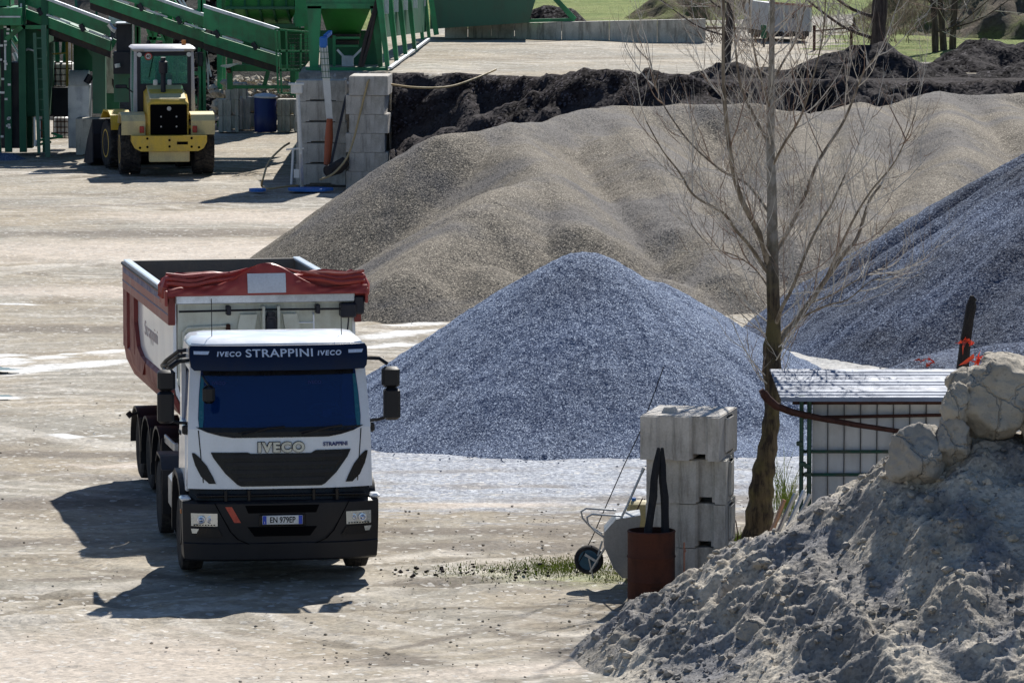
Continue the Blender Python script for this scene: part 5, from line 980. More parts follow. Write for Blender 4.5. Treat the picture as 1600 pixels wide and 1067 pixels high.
lp('cab_roof', M['lav'], lambda mb: (mb.box(-.87, .87, .98, 2.6, 3.32, 3.46, .06), mb.box(-.55, .55, .96, 1.0, 3.33, 3.38)), cbn, True)
lp('rear_window', M['teal'], lambda mb: mb.box(-.64, .64, 1.10, 1.11, 2.44, 3.2), cbn); lp('front_window', M['teal'], lambda mb: mb.box(-.7, .7, 2.44, 2.45, 2.0, 3.3), cbn)
for s in (-1, 1): lp('side_window', M['teal'], lambda mb: mb.box(*sorted((s * .79, s * .80)), 1.22, 2.4, 1.5, 3.3), cbn); lp('roof_lamp', M['whitep'], lambda mb: mb.tube([(s * .68, 1.06, 3.24), (s * .68, 1.0, 3.24)], .065, 12), cbn)
sg = lp('speed_sign', M['whitep'], lambda mb: mb.tube([(-.43, 1.07, 3.19), (-.43, 1.06, 3.19)], .10, 20), cbn); lp('sign_ring', M['redlamp'], lambda mb: mb.lathe((-.43, 1.055, 3.19), (0, 1, 0), [(0, .075), (0, .105), (.01, .105), (.01, .075), (0, .075)], 20, False), sg)
text_part('40', .11, 'sign_number', M['ink'], sg, lambda x, y, z: LM @ Vector((-.43 + x, 1.056 - z, 3.155 + y)), .001, .002)
lp('seat', M['blacks'], lambda mb: (mb.box(-.22, .26, 1.45, 1.6, 2.1, 2.72, .05), mb.box(-.12, .16, 1.47, 1.57, 2.74, 2.95, .03)), cbn); lp('inner_bar', M['steel'], lambda mb: mb.tube([(.35, 1.3, 2.4), (.42, 1.3, 3.1)], .02, 5), cbn)
lp('hand_rail', M['blacks'], lambda mb: [mb.tube([(s * .92, 1.2, 1.5), (s * .95, 1.15, 2.3), (s * .95, 1.15, 2.6)], .02, 5) for s in (-1, 1)]); lp('step', M['blacks'], lambda mb: [mb.box(-1.2, -.9, 2.0, 2.4, z, z + .04) for z in (.6, .95, 1.3)]); lp('hose', M['blacks'], lambda mb: [mb.tube([(x, -.3, .9), (x + .05, -.45, .75), (x + .1, -.3, .6)], .02, 5) for x in (-.7, .65)]); lp('beacon', M['amber'], lambda mb: mb.tube([(.6, 1.8, 3.46), (.6, 1.8, 3.6)], .06, 10)); lp('wiper', M['ink'], lambda mb: mb.bar((-.3, 1.08, 3.18), (-.42, 1.08, 2.6), .02)); lp('decal', M['ink'], lambda mb: mb.box(.2, .5, -.755, -.75, .88, .96))
lp('mirror', M['blacks'], lambda mb: (mb.tube([(.8, 2.3, 3.1), (1.1, 2.2, 3.1)], .015, 5), mb.box(1.02, 1.16, 2.15, 2.2, 2.85, 3.25, .03)))
lp('mirror', M['blacks'], lambda mb: (mb.tube([(-.85, 1.3, 2.2), (-1.05, 1.1, 2.35)], .02, 5), mb.box(-1.35, -1.02, 1.05, 1.1, 2.32, 2.42, .02)))
lp('lift_arm', M['yellow'], lambda mb: [mb.bar((x, 2.9, 1.7), (x, 4.6, .7), .14, .3) for x in (-.45, .45)], M_=FM)
def bucket(mb):
    o = [(4.5, 1.25), (4.45, .9), (4.6, .25), (4.9, .06), (5.6, .06), (5.6, .02), (4.85, .0), (4.52, .2), (4.36, .9), (4.42, 1.3)]
    mb.prism(o, 'x', -1.40, 1.40); mb.prism([(4.4, 1.3), (4.4, .1), (4.9, .02), (5.6, .02), (5.1, .7)], 'x', -1.42, -1.38); mb.prism([(4.4, 1.3), (4.4, .1), (4.9, .02), (5.6, .02), (5.1, .7)], 'x', 1.38, 1.42)
lp('bucket', M['blacks'], bucket, M_=FM)

# ---------------------------------------------------------------- block retaining wall by the plateau
wl = block_mesh('concrete_block', 1.32, .62, .555, M['conc'], False); wls = []
gw = 'blocks of the shaded stack under the green hopper'; nm = ['bottom', 'second', 'third', 'fourth', 'fifth', 'top']
xw = (502 - 800) / F * 139
for i in range(5):
    l = (xw + .02 * (i % 3), 138.2, i * .555 + .02); lab = f'{nm[i] if i < 4 else "top"} concrete block of the shaded stack behind the white trunking' if i < 4 else 'top concrete block of the shaded stack behind the white trunking'
    put(wl, l, 0, lab, 'concrete block', gw) if i == 0 else cp(wl, l, rad((i % 2) - .5), lab)
w2 = block_mesh('concrete_block', 1.02, 1.5, .50, M['conc2'], None); xw2 = (571 - 800) / F * 137.5; nm2 = ['bottom', 'second', 'third', 'fourth', 'fifth', 'top']
for i in range(6):
    l = (xw2 + (.09 if i % 2 else 0), 137.1 - (.05 if i == 5 else 0), i * .50 - .04 + (0 if i < 5 else .0)); lab = f'{nm2[i]} block of the brighter stack with the yellow hose'
    put(w2, l, rad(-4), lab, 'concrete block', 'blocks of the brighter stack with the yellow hose') if i == 0 else cp(w2, l, rad(-4 + (i % 3 - 1) * .8), lab)
p0 = W(510, 60, 137.6); mb = MB(); mb.box(W(499, 60, 137.5).x, W(511, 60, 137.5).x, 137.48, 137.78, W(505, 76, 137.5).z, W(505, 58, 137.5).z, .03); mb.bar(W(508, 58, 137.7), W(516, 51, 138.3), .10); trk = thing('cable_trunking', 'tall white trunking running down the shaded block stack', 'trunking', (p0.x, 137.7, 0)); mb.build('hood', M['bluepaint'], trk)
mb = MB(); mb.hexa([(*W(508, 186, 137.6)[:2], 0)] * 0 or [W(510, 187, 137.5), W(520, 187, 137.5), W(520, 187, 137.75), W(510, 187, 137.75), W(499, 72, 137.5), W(512, 72, 137.5), W(512, 72, 137.75), W(499, 72, 137.75)]); mb.build('duct', M['whitep'], trk)
mb = MB()
for k in range(5): a = W(500 + k * .6, 82 + k * 10, 137.44); mb.bar(a - Vector((.02, 0, 0)), a + Vector((.25, 0, 0)), .015)
for k in range(3): mb.bar(W(501 + k * 4.5, 74, 137.45), W(505 + k * 4.5, 122, 137.45), .012)
mb.build('guard_mesh', M['dkgreen'], trk)
mb = MB(); mb.tube([W(515, 186, 137.5), W(514, 215, 137.45), W(511, 258, 137.3)], [.08, .11, .09], 10); tag(mb.build('drain_pipe', M['orange'], None, True), 'orange brown pipe below the white trunking', 'pipe')
mb = MB(); mb.bar(W(541, 150, 137.2), W(516, 262, 136.9), .07, .05); tag(mb.build('leaning_beam', M['blacks']), 'dark beam leaning on the shaded block stack', 'beam')
mb = MB(); mb.tube([W(512, 268, 136.6), W(528, 262, 136.9), W(540, 252, 137)], [.16, .18, .14], 12); tag(mb.build('dark_pipe', M['belt'], None, True), 'short dark pipe lying at the foot of the shaded stack', 'pipe')
def hose(pts, lab, r=.028, m='hose'): mb = MB(); mb.tube(interp(pts, 6), r, 6); tag(mb.build('hose', M[m], None, True), lab, 'hose', None)
hose([W(500, 281, 136.0), W(520, 272, 136.3), W(540, 250, 136.6), (W(552, 220, 136.9)), W(562, 180, 137.0), W(572, 140, 137.0), W(576, 126, 137.0), W(582, 125, 137.4), W(605, 131, 138.2), W(650, 137, 137.5), W(700, 136, 137.6), W(740, 124, 138), W(775, 109, 138.6)], 'pale yellow hose hanging over the bright block stack and along the dark bank')
hose([W(452, 224, 139.5), W(440, 232, 138.5), W(420, 253, 137.5), W(411, 280, 136.6), G(409, 291, .03), G(420, 295, .03), G(445, 292, .03), G(465, 290, .03)], 'pale yellow hose looping on the ground left of the standpipe')
sp = thing('standpipe', 'pale water standpipe with a square cap at the corner of the blocks', 'standpipe', tuple(G(468, 292)[:2]) + (0,))
mb = MB(); mb.tube([G(472, 295), W(470, 240, 136.1), W(465, 140, 136.1)], .05, 8); mb.build('pipe', M['whitep'], sp, True); mb = MB(); q = W(463, 138, 136.1); mb.box(q.x - .14, q.x + .16, q.y - .12, q.y + .12, q.z - .14, q.z + .1, .02); mb.box(q.x - .2, q.x + .2, q.y - .15, q.y + .15, q.z + .08, q.z + .13); mb.build('cap', M['whitep'], sp)
mb = MB(); mb.tube([W(448, 234, 137), W(474, 232, 136)], .025, 6); mb.tube([W(458, 234, 136.5), W(455, 288, 136.2)], .03, 6); q = W(464, 272, 136); mb.box(q.x - .08, q.x + .06, q.y - .05, q.y + .05, q.z - .1, q.z + .12); mb.build('valve', M['whitep'], sp)
for px, py, a, b, lab in ((500, 296, 1.2, .5, 'largest blue sheet lying in the shade at the foot of the standpipe'), (417, 297, .45, .35, 'small blue lid lying in the shade left of the standpipe')):
    q = G(px - 15, py, .05); mb = MB(); n_ = 14; mb.loft([[(q.x + a / 2 * math.cos(6.283 * k / n_) * (1 + .1 * math.sin(k * 2.3)), q.y + b * math.sin(6.283 * k / n_), .02 + z_) for k in range(n_)] for z_ in (0, .06)]); tag(mb.build('blue_sheet', M['bluepaint']), lab, 'sheet')

# ---------------------------------------------------------------- far wall of panels, parked trailer, fence
A = W(695, 52, 162); B_ = W(1103, 62, 158); fw = thing('concrete_wall', 'long low concrete wall along the far edge of the upper road', 'wall', (A.x, A.y, A.z)); n_ = 11
Az, Bz = A.z, B_.z; zt = [W(695, 39, 162).z, W(1103, 30, 158).z]
for k in range(n_):
    t0, t1 = k / n_, (k + 1) / n_ - .0015; a = A.lerp(B_, t0); b = A.lerp(B_, t1); z0 = zt[0] + (zt[1] - zt[0]) * t0; z1 = zt[0] + (zt[1] - zt[0]) * t1; d_ = Vector((.01 * (k % 2), .01 * (k % 2), 0)); e_ = Vector((0, .25, 0))
    mb = MB(); mb.hexa([a + d_ - Vector((0, 0, .5)), b + d_ - Vector((0, 0, .5)), b + e_ - Vector((0, 0, .5)), a + e_ - Vector((0, 0, .5)), Vector((a.x, a.y, z0)) + d_, Vector((b.x, b.y, z1)) + d_, Vector((b.x, b.y, z1)) + e_, Vector((a.x, a.y, z0)) + e_]); mb.build('wall_panel', M['conc3'], fw)
q = W(1235, 80, 158.5); TMx = Matrix.Translation((q.x, q.y, 2.95)) @ Matrix.Rotation(rad(12), 4, 'Z')
tr_ = thing('parked_trailer', 'old whitish tipper box on wheels parked behind the near tree', 'trailer', (q.x, q.y, 2.95))
def pt(name, mat, fn, par=None): mb = MB(TMx); fn(mb); return mb.build(name, mat, par or tr_, True)
bx = pt('box', M['lav'], lambda mb: mb.prism([(-.66, .28), (.60, .28), (.66, .45), (.66, 1.02), (-.62, 1.14), (-.66, .6)], 'y', 0, 3.0))
for x in (-.66, -.22, .2, .62): pt('rib', M['whitep'], lambda mb: mb.box(x - .03, x + .03, -.05, .0, .25, 1.05), bx)
pt('rim_rail', M['pinkred'], lambda mb: mb.bar((-.68, -.03, 1.16), (.68, -.03, 1.04), .06), bx); pt('hatch', M['blacks'], lambda mb: mb.box(.06, .12, -.055, 0, .68, .8), bx)
pt('chassis', M['blacks'], lambda mb: mb.box(-.6, .6, .05, 2.9, .12, .28))
for s in (-1, 1):
    for y in (.5, 2.2): pt('wheel', M['rubber'], lambda mb: mb.lathe((s * .5, y, .2), (1, 0, 0), [(-.1, .14), (-.1, .19), (.1, .19), (.1, .14)], 18))
q = W(1193, 88, 155); mb = MB(); mb.bar((q.x, q.y, 2.8), (q.x, q.y, W(1193, 55, 155).z), .05); root = thing('post_box', 'green box on a dark post left of the parked trailer', 'box', (q.x, q.y, 2.9)); mb.build('post', M['blacks'], root); mb = MB(); z_ = W(1193, 55, 155).z; mb.box(q.x - .08, q.x + .08, q.y - .06, q.y + .06, z_ - .1, z_ + .3, .02); mb.build('box', M['dkgreen'], root)
fn = thing('wire_fence', 'wire mesh fence with rusty rail and post between trailer and tree', 'fence', tuple(W(1330, 80, 153)))
mb = MB(); mb.bar(W(1272, 49, 154), W(1330, 44, 153), .05); mb.build('top_rail', M['rustd'], fn)
for px in (1272, 1330): mb = MB(); a = W(px, 90, 153); mb.bar((a.x, a.y, 2.7), (a.x, a.y, W(px, 40, 153).z), .08); mb.build('post', M['rustd'], fn)
mb = MB()
for k in range(15): a = W(1274 + k * 3.9, 85, 153.4); mb.bar((a.x, a.y, 2.8), (a.x, a.y, W(1300, 48, 153.4).z), .008)
for k in range(6): mb.bar((W(1272, 60, 153.4).x, 153.4, 2.95 + k * .13), (W(1330, 60, 153.4).x, 153.4, 2.95 + k * .13), .008)
mb.build('wire_mesh', M['steel'], fn)

# ---------------------------------------------------------------- green plant
def part(root, name, mat, fn, smooth=False, split=False): mb = MB(); fn(mb); return mb.build(name, M[mat], root, smooth, split=split)
def vb(mb, px, y0, y1, Y, w=.12, d=None): a = W(px, y0, Y); b = W(px, y1, Y); mb.box(a.x - w / 2, a.x + w / 2, Y - (d or w) / 2, Y + (d or w) / 2, min(a.z, b.z), max(a.z, b.z))
def panel(mb, px0, px1, py0, py1, Y, d=.1): a = W(px0, py1, Y); b = W(px1, py0, Y); mb.box(a.x, b.x, Y, Y + d, a.z, b.z)
# main hopper on the plateau
hp = thing('feed_hopper', 'big green feed hopper on a portal frame above the block wall', 'hopper', (W(540, 108, 142).x, 142, 2.9))
Yh = 141.6
part(hp, 'portal_beam', 'green', lambda mb: (panel(mb, 478, 596, 6, 14, Yh, .4), panel(mb, 478, 596, -240, 6.5, Yh + .05, .3)))
def legs(mb):
    for (a, b, c_, d_) in (((484, 108), (497, 108), (480, 10), (502, 10)), ((592, 112), (598, 112), (578, 10), (594, 10))):
        p = [W(*a, Yh), W(*b, Yh), W(*d_, Yh), W(*c_, Yh)]; mb.loft([p, [v + Vector((0, .35, 0)) for v in p]])
part(hp, 'portal_leg', 'green', legs, split=True)
def hop(mb):
    a = [W(502, 14, Yh + .5), W(578, 14, Yh + .5), W(578, -60, Yh + .2), W(500, -60, Yh + .2)]; b = [W(515, 50, Yh + 1.6), W(560, 50, Yh + 1.6), W(590, -60, Yh + 4), W(490, -60, Yh + 4)]
    mb.add([W(499, 12, Yh + .2), W(580, 12, Yh + .2), W(562, 54, Yh + 1.5), W(512, 54, Yh + 1.5), W(512, 54, Yh + 2.6), W(562, 54, Yh + 2.6), W(590, -20, Yh + 4.5), W(490, -20, Yh + 4.5)], [(0, 1, 2, 3), (3, 2, 5, 4), (4, 5, 6, 7), (0, 3, 4, 7), (1, 6, 5, 2)])
part(hp, 'hopper_cone', 'green2', hop)
part(hp, 'feeder_trough', 'belt', lambda mb: (panel(mb, 515, 562, 54, 60, Yh + 1.2, 1.2), panel(mb, 520, 560, 64, 70, Yh + 1.0, .6)))
part(hp, 'feeder_rail', 'green', lambda mb: (panel(mb, 520, 562, 58, 61, Yh + .8, .1), panel(mb, 522, 560, 71, 74, Yh + .8, .1), vb(mb, 522, 56, 104, Yh + .8, .08)))
part(hp, 'feeder_motor', 'galv', lambda mb: (panel(mb, 534, 552, 88, 104, Yh + .7, .4), mb.bar(W(527, 78, Yh + .7), W(538, 90, Yh + .7), .06), mb.bar(W(566, 76, Yh + .7), W(552, 90, Yh + .7), .06)))
part(hp, 'base_beam', 'green', lambda mb: (panel(mb, 478, 606, 106, 112, Yh - .3, .3)))
part(hp, 'cable_bundle', 'belt', lambda mb: (mb.tube([W(590, 0, Yh - .1), W(583, 25, Yh - .2), W(572, 60, Yh - .3), W(562, 105, Yh - .4)], .06, 6), mb.tube([W(594, 0, Yh - .1), W(586, 25, Yh - .25), W(578, 62, Yh - .35), W(566, 105, Yh - .45)], .045, 6)))
for k, (bx_, by_, Yf) in enumerate(((608, 107, 141.2), (622, 98, 144.4), (636, 88, 148), (650, 80, 151), (662, 62, 157), (672, 60, 158))):
    def fin(mb):
        lw = 6 - k * .35; p = [W(bx_ - lw, by_, Yf), W(bx_, by_, Yf), W(bx_ - 12 + k, -12, Yf), W(bx_ - 22 + 2 * k, -12, Yf)]; mb.loft([p, [v + Vector((0, .16, 0)) for v in p]])
        p = [W(bx_ - 1.0, by_, Yf - .02), W(bx_ + .8, by_, Yf - .02), W(bx_ - 11 + k, -12, Yf - .02), W(bx_ - 13 + k, -12, Yf - .02)]; mb.loft([p, [v + Vector((0, .5, 0)) for v in p]])
    part(hp, 'buttress_fin', 'green', fin)
    if k < 5: part(hp, 'stiffener', 'galv', lambda mb: vb(mb, bx_ - 4 + k, -12, 22 - 3 * k, Yf + .6, .12))
part(hp, 'back_sheet', 'dkgreen', lambda mb: panel(mb, 500, 592, 48, 110, Yh + 3.2, .1))  # dark sheet added so the open gap beneath the hopper reads dark
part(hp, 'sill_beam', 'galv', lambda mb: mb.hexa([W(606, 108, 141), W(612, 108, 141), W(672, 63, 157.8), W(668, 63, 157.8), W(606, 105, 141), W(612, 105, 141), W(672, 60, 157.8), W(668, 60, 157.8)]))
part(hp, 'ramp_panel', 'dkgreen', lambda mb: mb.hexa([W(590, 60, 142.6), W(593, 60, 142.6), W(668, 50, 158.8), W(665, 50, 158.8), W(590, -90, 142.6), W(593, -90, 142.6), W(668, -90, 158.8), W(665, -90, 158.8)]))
gp = thing('green_bin', 'wide dull green bin side with a diagonal strut behind the low concrete wall', 'bin', tuple(W(760, 38, 160)))
part(gp, 'bin_side', 'green3', lambda mb: mb.loft([[W(672, 46, 160), W(826, 36, 160), W(846, -30, 160), W(672, -30, 160)], [W(672, 46, 160) + Vector((0, 3, 0)), W(826, 36, 160) + Vector((0, 3, 0)), W(846, -30, 160) + Vector((0, 3, 0)), W(672, -30, 160) + Vector((0, 3, 0))]]))
part(gp, 'strut', 'green', lambda mb: (mb.bar(W(846, -25, 160.4), W(898, 31, 160.4), .16), mb.bar(W(826, 33, 160.4), W(898, 31, 160.4), .1)))
part(gp, 'corner_post', 'green', lambda mb: mb.bar(W(672, -10, 159.7), W(682, 55, 159.7), .16))
# aggregate bins with ribs
bn = thing('aggregate_bins', 'row of ribbed green aggregate bins above the conveyor foot', 'bins', tuple(W(415, 112, 150)))
Yn = 150
part(bn, 'bin_wall', 'green2', lambda mb: (mb.loft([[W(352, 12, Yn), W(460, 12, Yn), W(460, -60, Yn), W(352, -60, Yn)], [v + Vector((0, 3, 0)) for v in (W(352, 12, Yn), W(460, 12, Yn), W(460, -60, Yn), W(352, -60, Yn))]]), mb.add([W(352, 13, Yn), W(465, 13, Yn), W(452, 38, Yn + .9), W(372, 38, Yn + .9)], [(0, 1, 2, 3)])))
part(bn, 'bin_side', 'green', lambda mb: (panel(mb, 461, 484, -60, 42, Yn - .2, 3)))
part(bn, 'bin_rail', 'green3', lambda mb: (panel(mb, 352, 484, 11, 15, Yn - .15, .15), panel(mb, 380, 466, 38, 44, Yn + .4, .3)))
for k in range(5): part(bn, 'bin_rib', 'dkgreen', lambda mb: (mb.bar(W(361 + k * 21.5, -30, Yn - .05), W(361 + k * 21.5, 11, Yn - .05), .06), mb.bar(W(363 + k * 21.5, 15, Yn - .03), W(367 + k * 22, 37, Yn + .85), .06)))
part(bn, 'lower_beam', 'green', lambda mb: (panel(mb, 356, 480, 102, 112, Yn, .3), panel(mb, 360, 482, 134, 139, Yn - .3, .2)))
part(bn, 'post', 'green', lambda mb: (vb(mb, 359, 70, 140, Yn - .2, .16), vb(mb, 457, 70, 150, Yn - .2, .14), vb(mb, 480, 40, 150, Yn + .3, .16), mb.bar(W(412, 138, Yn), W(419, 112, Yn), .12)))
part(bn, 'back_sheet', 'dkgreen', lambda mb: panel(mb, 378, 480, 44, 103, Yn + 2.5, .1))
sl_ = thing('shade_silo', 'tall green silo added unseen behind the aggregate bins to shade the drum', 'shade_silo', tuple(W(410, 100, 165)))  # added mostly out of view so the drum and blocks fall in shade
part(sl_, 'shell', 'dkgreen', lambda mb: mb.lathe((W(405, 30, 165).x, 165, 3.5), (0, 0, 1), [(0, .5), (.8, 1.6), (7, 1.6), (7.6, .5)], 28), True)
part(sl_, 'leg', 'green', lambda mb: [mb.box(W(405, 30, 165).x + a - .08, W(405, 30, 165).x + a + .08, 165 + b - .08, 165 + b + .08, 0, 4.4) for a in (-1.2, 1.2) for b in (-1.0, 1.0)])
rl = thing('walkway_railing', 'green railing cage of the walkway at the foot of the conveyor', 'railing', tuple(W(455, 145, 146)))
part(rl, 'rail', 'green', lambda mb: [mb.bar(W(*a, 146), W(*b, 146), .05) for a, b in (((430, 46), (435, 146)), ((436, 46), (440, 146)), ((447, 48), (449, 112)), ((430, 46), (520, 54)), ((432, 80), (520, 81)), ((436, 110), (520, 108)), ((436, 146), (462, 146)), ((470, 54), (470, 112)))])
part(rl, 'mesh', 'blacks', lambda mb: [mb.bar(W(450 + 5 * k, 55, 146.1), W(451 + 5 * k, 108, 146.1), .01) for k in range(7)] + [mb.bar(W(450, 55 + 6 * k, 146.1), W(482, 55 + 6 * k, 146.1), .01) for k in range(9)])
# the long belt conveyor
def conveyor(name, lab, a, b, Y0, Y1, ht, edge_=True, wd=.8):
    root = thing(name, lab, 'conveyor', tuple(W(*b, Y1))); A_, B2 = W(*a, Y0), W(*b, Y1); dn = Vector((0, 0, -1)); n = Vector((0, 1, 0))
    L_ = lambda t, z, y=0: A_.lerp(B2, t) + dn * z + n * y
    part(root, 'side_plate', 'green', lambda mb: mb.hexa([L_(0, ht), L_(1, ht), L_(1, ht, .06), L_(0, ht, .06), L_(0, 0), L_(1, 0), L_(1, 0, .06), L_(0, 0, .06)]))
    part(root, 'edge_strip', 'galv', lambda mb: mb.hexa([L_(0, .04, -.06), L_(1, .04, -.06), L_(1, .04, .2), L_(0, .04, .2), L_(0, -.05, -.06), L_(1, -.05, -.06), L_(1, -.05, .2), L_(0, -.05, .2)]))
    part(root, 'lower_chord', 'green', lambda mb: mb.hexa([L_(0, ht + .42, .02), L_(1, ht + .42, .02), L_(1, ht + .42, wd), L_(0, ht + .42, wd), L_(0, ht + .12, .02), L_(1, ht + .12, .02), L_(1, ht + .12, .2), L_(0, ht + .12, .2)]))
    part(root, 'belt', 'belt', lambda mb: mb.hexa([L_(0, ht + .62, .1), L_(1, ht + .62, .1), L_(1, ht + .62, wd), L_(0, ht + .62, wd), L_(0, ht + .42, .1), L_(1, ht + .42, .1), L_(1, ht + .42, wd), L_(0, ht + .42, wd)]))
    ln = (B2 - A_).length; k = int(ln / 1.1)
    for i in range(k): part(root, 'roller_bracket', 'blacks', lambda mb: mb.bar(L_((i + .3) / k, ht - .03, -.03), L_((i + .3) / k + .12 / ln, ht + .12, -.03), .09, .12))
    part(root, 'roller_strip', 'galv', lambda mb: [mb.bar(L_((i + .5) / k, ht + .06, -.02), L_((i + 1.05) / k, ht + .06, -.02), .05, .05) for i in range(k)])
    return root
conveyor('belt_conveyor', 'long green belt conveyor rising to the left from the bins', (318, 10), (436, 47), 147, 146.6, .62)
conveyor('belt_conveyor', 'upper stretch of green conveyor running off the top behind the loader cab', (140, -38), (318, 24), 148.4, 147.9, .35)
conveyor('belt_conveyor', 'green conveyor with square openings at the top left corner', (40, -14), (172, 36), 150.5, 149.8, .40)
tw = thing('lattice_tower', 'green lattice tower carrying the long conveyor', 'tower', tuple(W(290, 176, 149)))
for px in (257, 265): part(tw, 'leg', 'green', lambda mb: vb(mb, px, -70, 176, 149, .14))
for px in (312, 317): part(tw, 'leg', 'green', lambda mb: vb(mb, px, -70, 178, 148.4, .13))
part(tw, 'crossbar', 'green', lambda mb: [mb.bar(W(a, b, 148.8), W(c_, d_, 148.6), .07) for a, b, c_, d_ in ((258, 60, 314, 58), (258, 116, 314, 116), (262, 52, 312, 14), (272, 2, 312, 56), (300, 145, 317, 170), (300, 150, 320, 176), (258, 0, 290, 60), (240, 25, 258, 66), (296, 114, 318, 114))])
part(tw, 'diagonal', 'galv', lambda mb: [mb.bar(W(a, b, 148.5), W(c_, d_, 148.5), .05) for a, b, c_, d_ in ((264, 52, 286, 30), (272, -10, 300, 30), (282, -6, 312, 50), (322, 60, 326, 140), (318, 62, 330, 120))])
part(tw, 'lamp_box', 'blacks', lambda mb: mb.tube([W(309, 82, 148.2), W(313, 98, 148.2)], .1, 8))
t2 = thing('lattice_tower', 'second thinner green lattice mast left of the loader cab', 'tower', tuple(W(228, 180, 150)))
for px in (213, 216, 238): part(t2, 'leg', 'green', lambda mb: vb(mb, px, -40, 150, 150, .11))
part(t2, 'brace', 'green', lambda mb: [mb.bar(W(a, b, 149.9), W(c_, d_, 149.9), .09) for a, b, c_, d_ in ((218, 10, 238, 66), (238, 18, 262, 62), (230, 60, 262, 62), (213, 40, 238, 42), (250, 20, 240, 70), (213, 92, 262, 92))])
# screening tower at the left edge
st = thing('screening_tower', 'dark green screening tower with a ladder at the left edge', 'tower', tuple(W(50, 250, 150.5)))
Yt = 150.8
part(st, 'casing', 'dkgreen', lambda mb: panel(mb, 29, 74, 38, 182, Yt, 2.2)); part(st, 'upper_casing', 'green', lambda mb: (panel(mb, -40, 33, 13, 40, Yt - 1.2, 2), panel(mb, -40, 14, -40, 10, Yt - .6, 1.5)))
part(st, 'casing_band', 'galv', lambda mb: panel(mb, -40, 32, 25.5, 28, Yt - 1.24, .04)); part(st, 'cross_beam', 'green', lambda mb: (panel(mb, -40, 75, 40, 46, Yt - .5, .4), mb.bar(W(10, 62, Yt - .6), W(34, 42, Yt - .6), .14)))
for px in (-6, 11, 34, 70): part(st, 'post', 'dkgreen', lambda mb: vb(mb, px, -30, 238, Yt - .4, .2))
part(st, 'side_sheet', 'blacks', lambda mb: (panel(mb, -40, 11, 42, 232, Yt + 1.8, .1), panel(mb, 18, 31, 98, 232, Yt - .2, .8)))
part(st, 'lower_casing', 'dkgreen', lambda mb: panel(mb, 30, 50, 182, 232, Yt + .6, .6)); part(st, 'conduit', 'galv', lambda mb: [vb(mb, px, y0, y1, Yt - .7, .05) for px, y0, y1 in ((33, 6, 40), (54, 184, 228), (62, 184, 222), (8, 70, 110))] + [mb.tube([W(30, 84, Yt - .2), W(44, 77, Yt - .2), (W(54, 80, Yt - .2)), W(56, 98, Yt - .2)], .04, 6)])
r_ = random.Random(4); part(st, 'sparkle_speck', 'whitep', lambda mb: [mb.box(q.x - .04, q.x + .04, q.y - .05, q.y, q.z - .03, q.z + .03) for q in [W(r_.uniform(0, 16), r_.uniform(2, 230), Yt - .9) for _ in range(26)]])  # small white boxes stand for sparkles of light on the dark mesh
part(st, 'orange_pipe', 'orange', lambda mb: vb(mb, 66, 186, 216, Yt + .9, .13))
r_ = random.Random(9)
for k in range(16):
    a_ = (r_.uniform(-5, 180), r_.uniform(-20, 90)); b_ = (a_[0] + r_.choice([r_.uniform(-3, 3), r_.uniform(15, 45)]), a_[1] + r_.uniform(20, 60)); part(st, 'pipe', r_.choice(['dkgreen', 'green3', 'belt', 'green', 'galv', 'blacks']), lambda mb: mb.tube([W(*a_, 153.5), W(*b_, 153.2)], r_.uniform(.03, .08), 6))
la = thing('ladder', 'green steel ladder leaning on the screening tower', 'ladder', tuple(W(72, 246, 149)))
part(la, 'stile', 'green3', lambda mb: (mb.bar(W(54, 52, 149.4), W(61, 240, 149), .09), mb.bar(W(68, 40, 149.4), W(75, 246, 149), .14)))
part(la, 'rung', 'green3', lambda mb: [mb.bar(W(54.5 + k * .62, 60 + k * 16, 149.3), W(69 + k * .62, 60 + k * 16, 149.3), .03) for k in range(11)])
cc = thing('chute_frame', 'dull green chute frame with a thick column left of the black duct', 'chute frame', tuple(W(155, 190, 151)))
part(cc, 'trough', 'green3', lambda mb: (mb.loft([[W(84, 34, 151), W(110, 38, 151), W(158, 57, 151), W(84, 60, 151)], [v + Vector((0, 2.5, 0)) for v in (W(84, 34, 151), W(110, 38, 151), W(158, 57, 151), W(84, 60, 151))]])))
part(cc, 'trough_bottom', 'blacks', lambda mb: panel(mb, 84, 160, 58, 66, 151.0, 2.2)); part(cc, 'column', 'green3', lambda mb: (panel(mb, 145, 164, 60, 178, 151.2, .4), mb.hexa([W(128, 66, 151.25), W(146, 66, 151.25), W(146, 66, 151.5), W(128, 66, 151.5), W(144, 90, 151.25), W(146, 90, 151.25), W(146, 90, 151.5), W(144, 90, 151.5)]), mb.bar(W(166, 88, 151.3), W(180, 62, 151.3), .14)))
part(cc, 'side_sheet', 'dkgreen', lambda mb: (panel(mb, 115, 146, 66, 112, 152.4, .1), panel(mb, 163, 186, 84, 178, 153.4, .1))); part(cc, 'pale_sheet', 'conc', lambda mb: mb.hexa([W(132, 90, 152), W(146, 90, 152), W(146, 90, 152.1), W(132, 90, 152.1), W(143, 122, 152), W(146, 122, 152), W(146, 122, 152.1), W(143, 122, 152.1)]) if 0 else (panel(mb, 165, 182, 86, 146, 153.2, .1)))
dc = thing('dust_duct', 'tall black square duct just left of the loader cab', 'duct', tuple(W(193, 178, 150)))
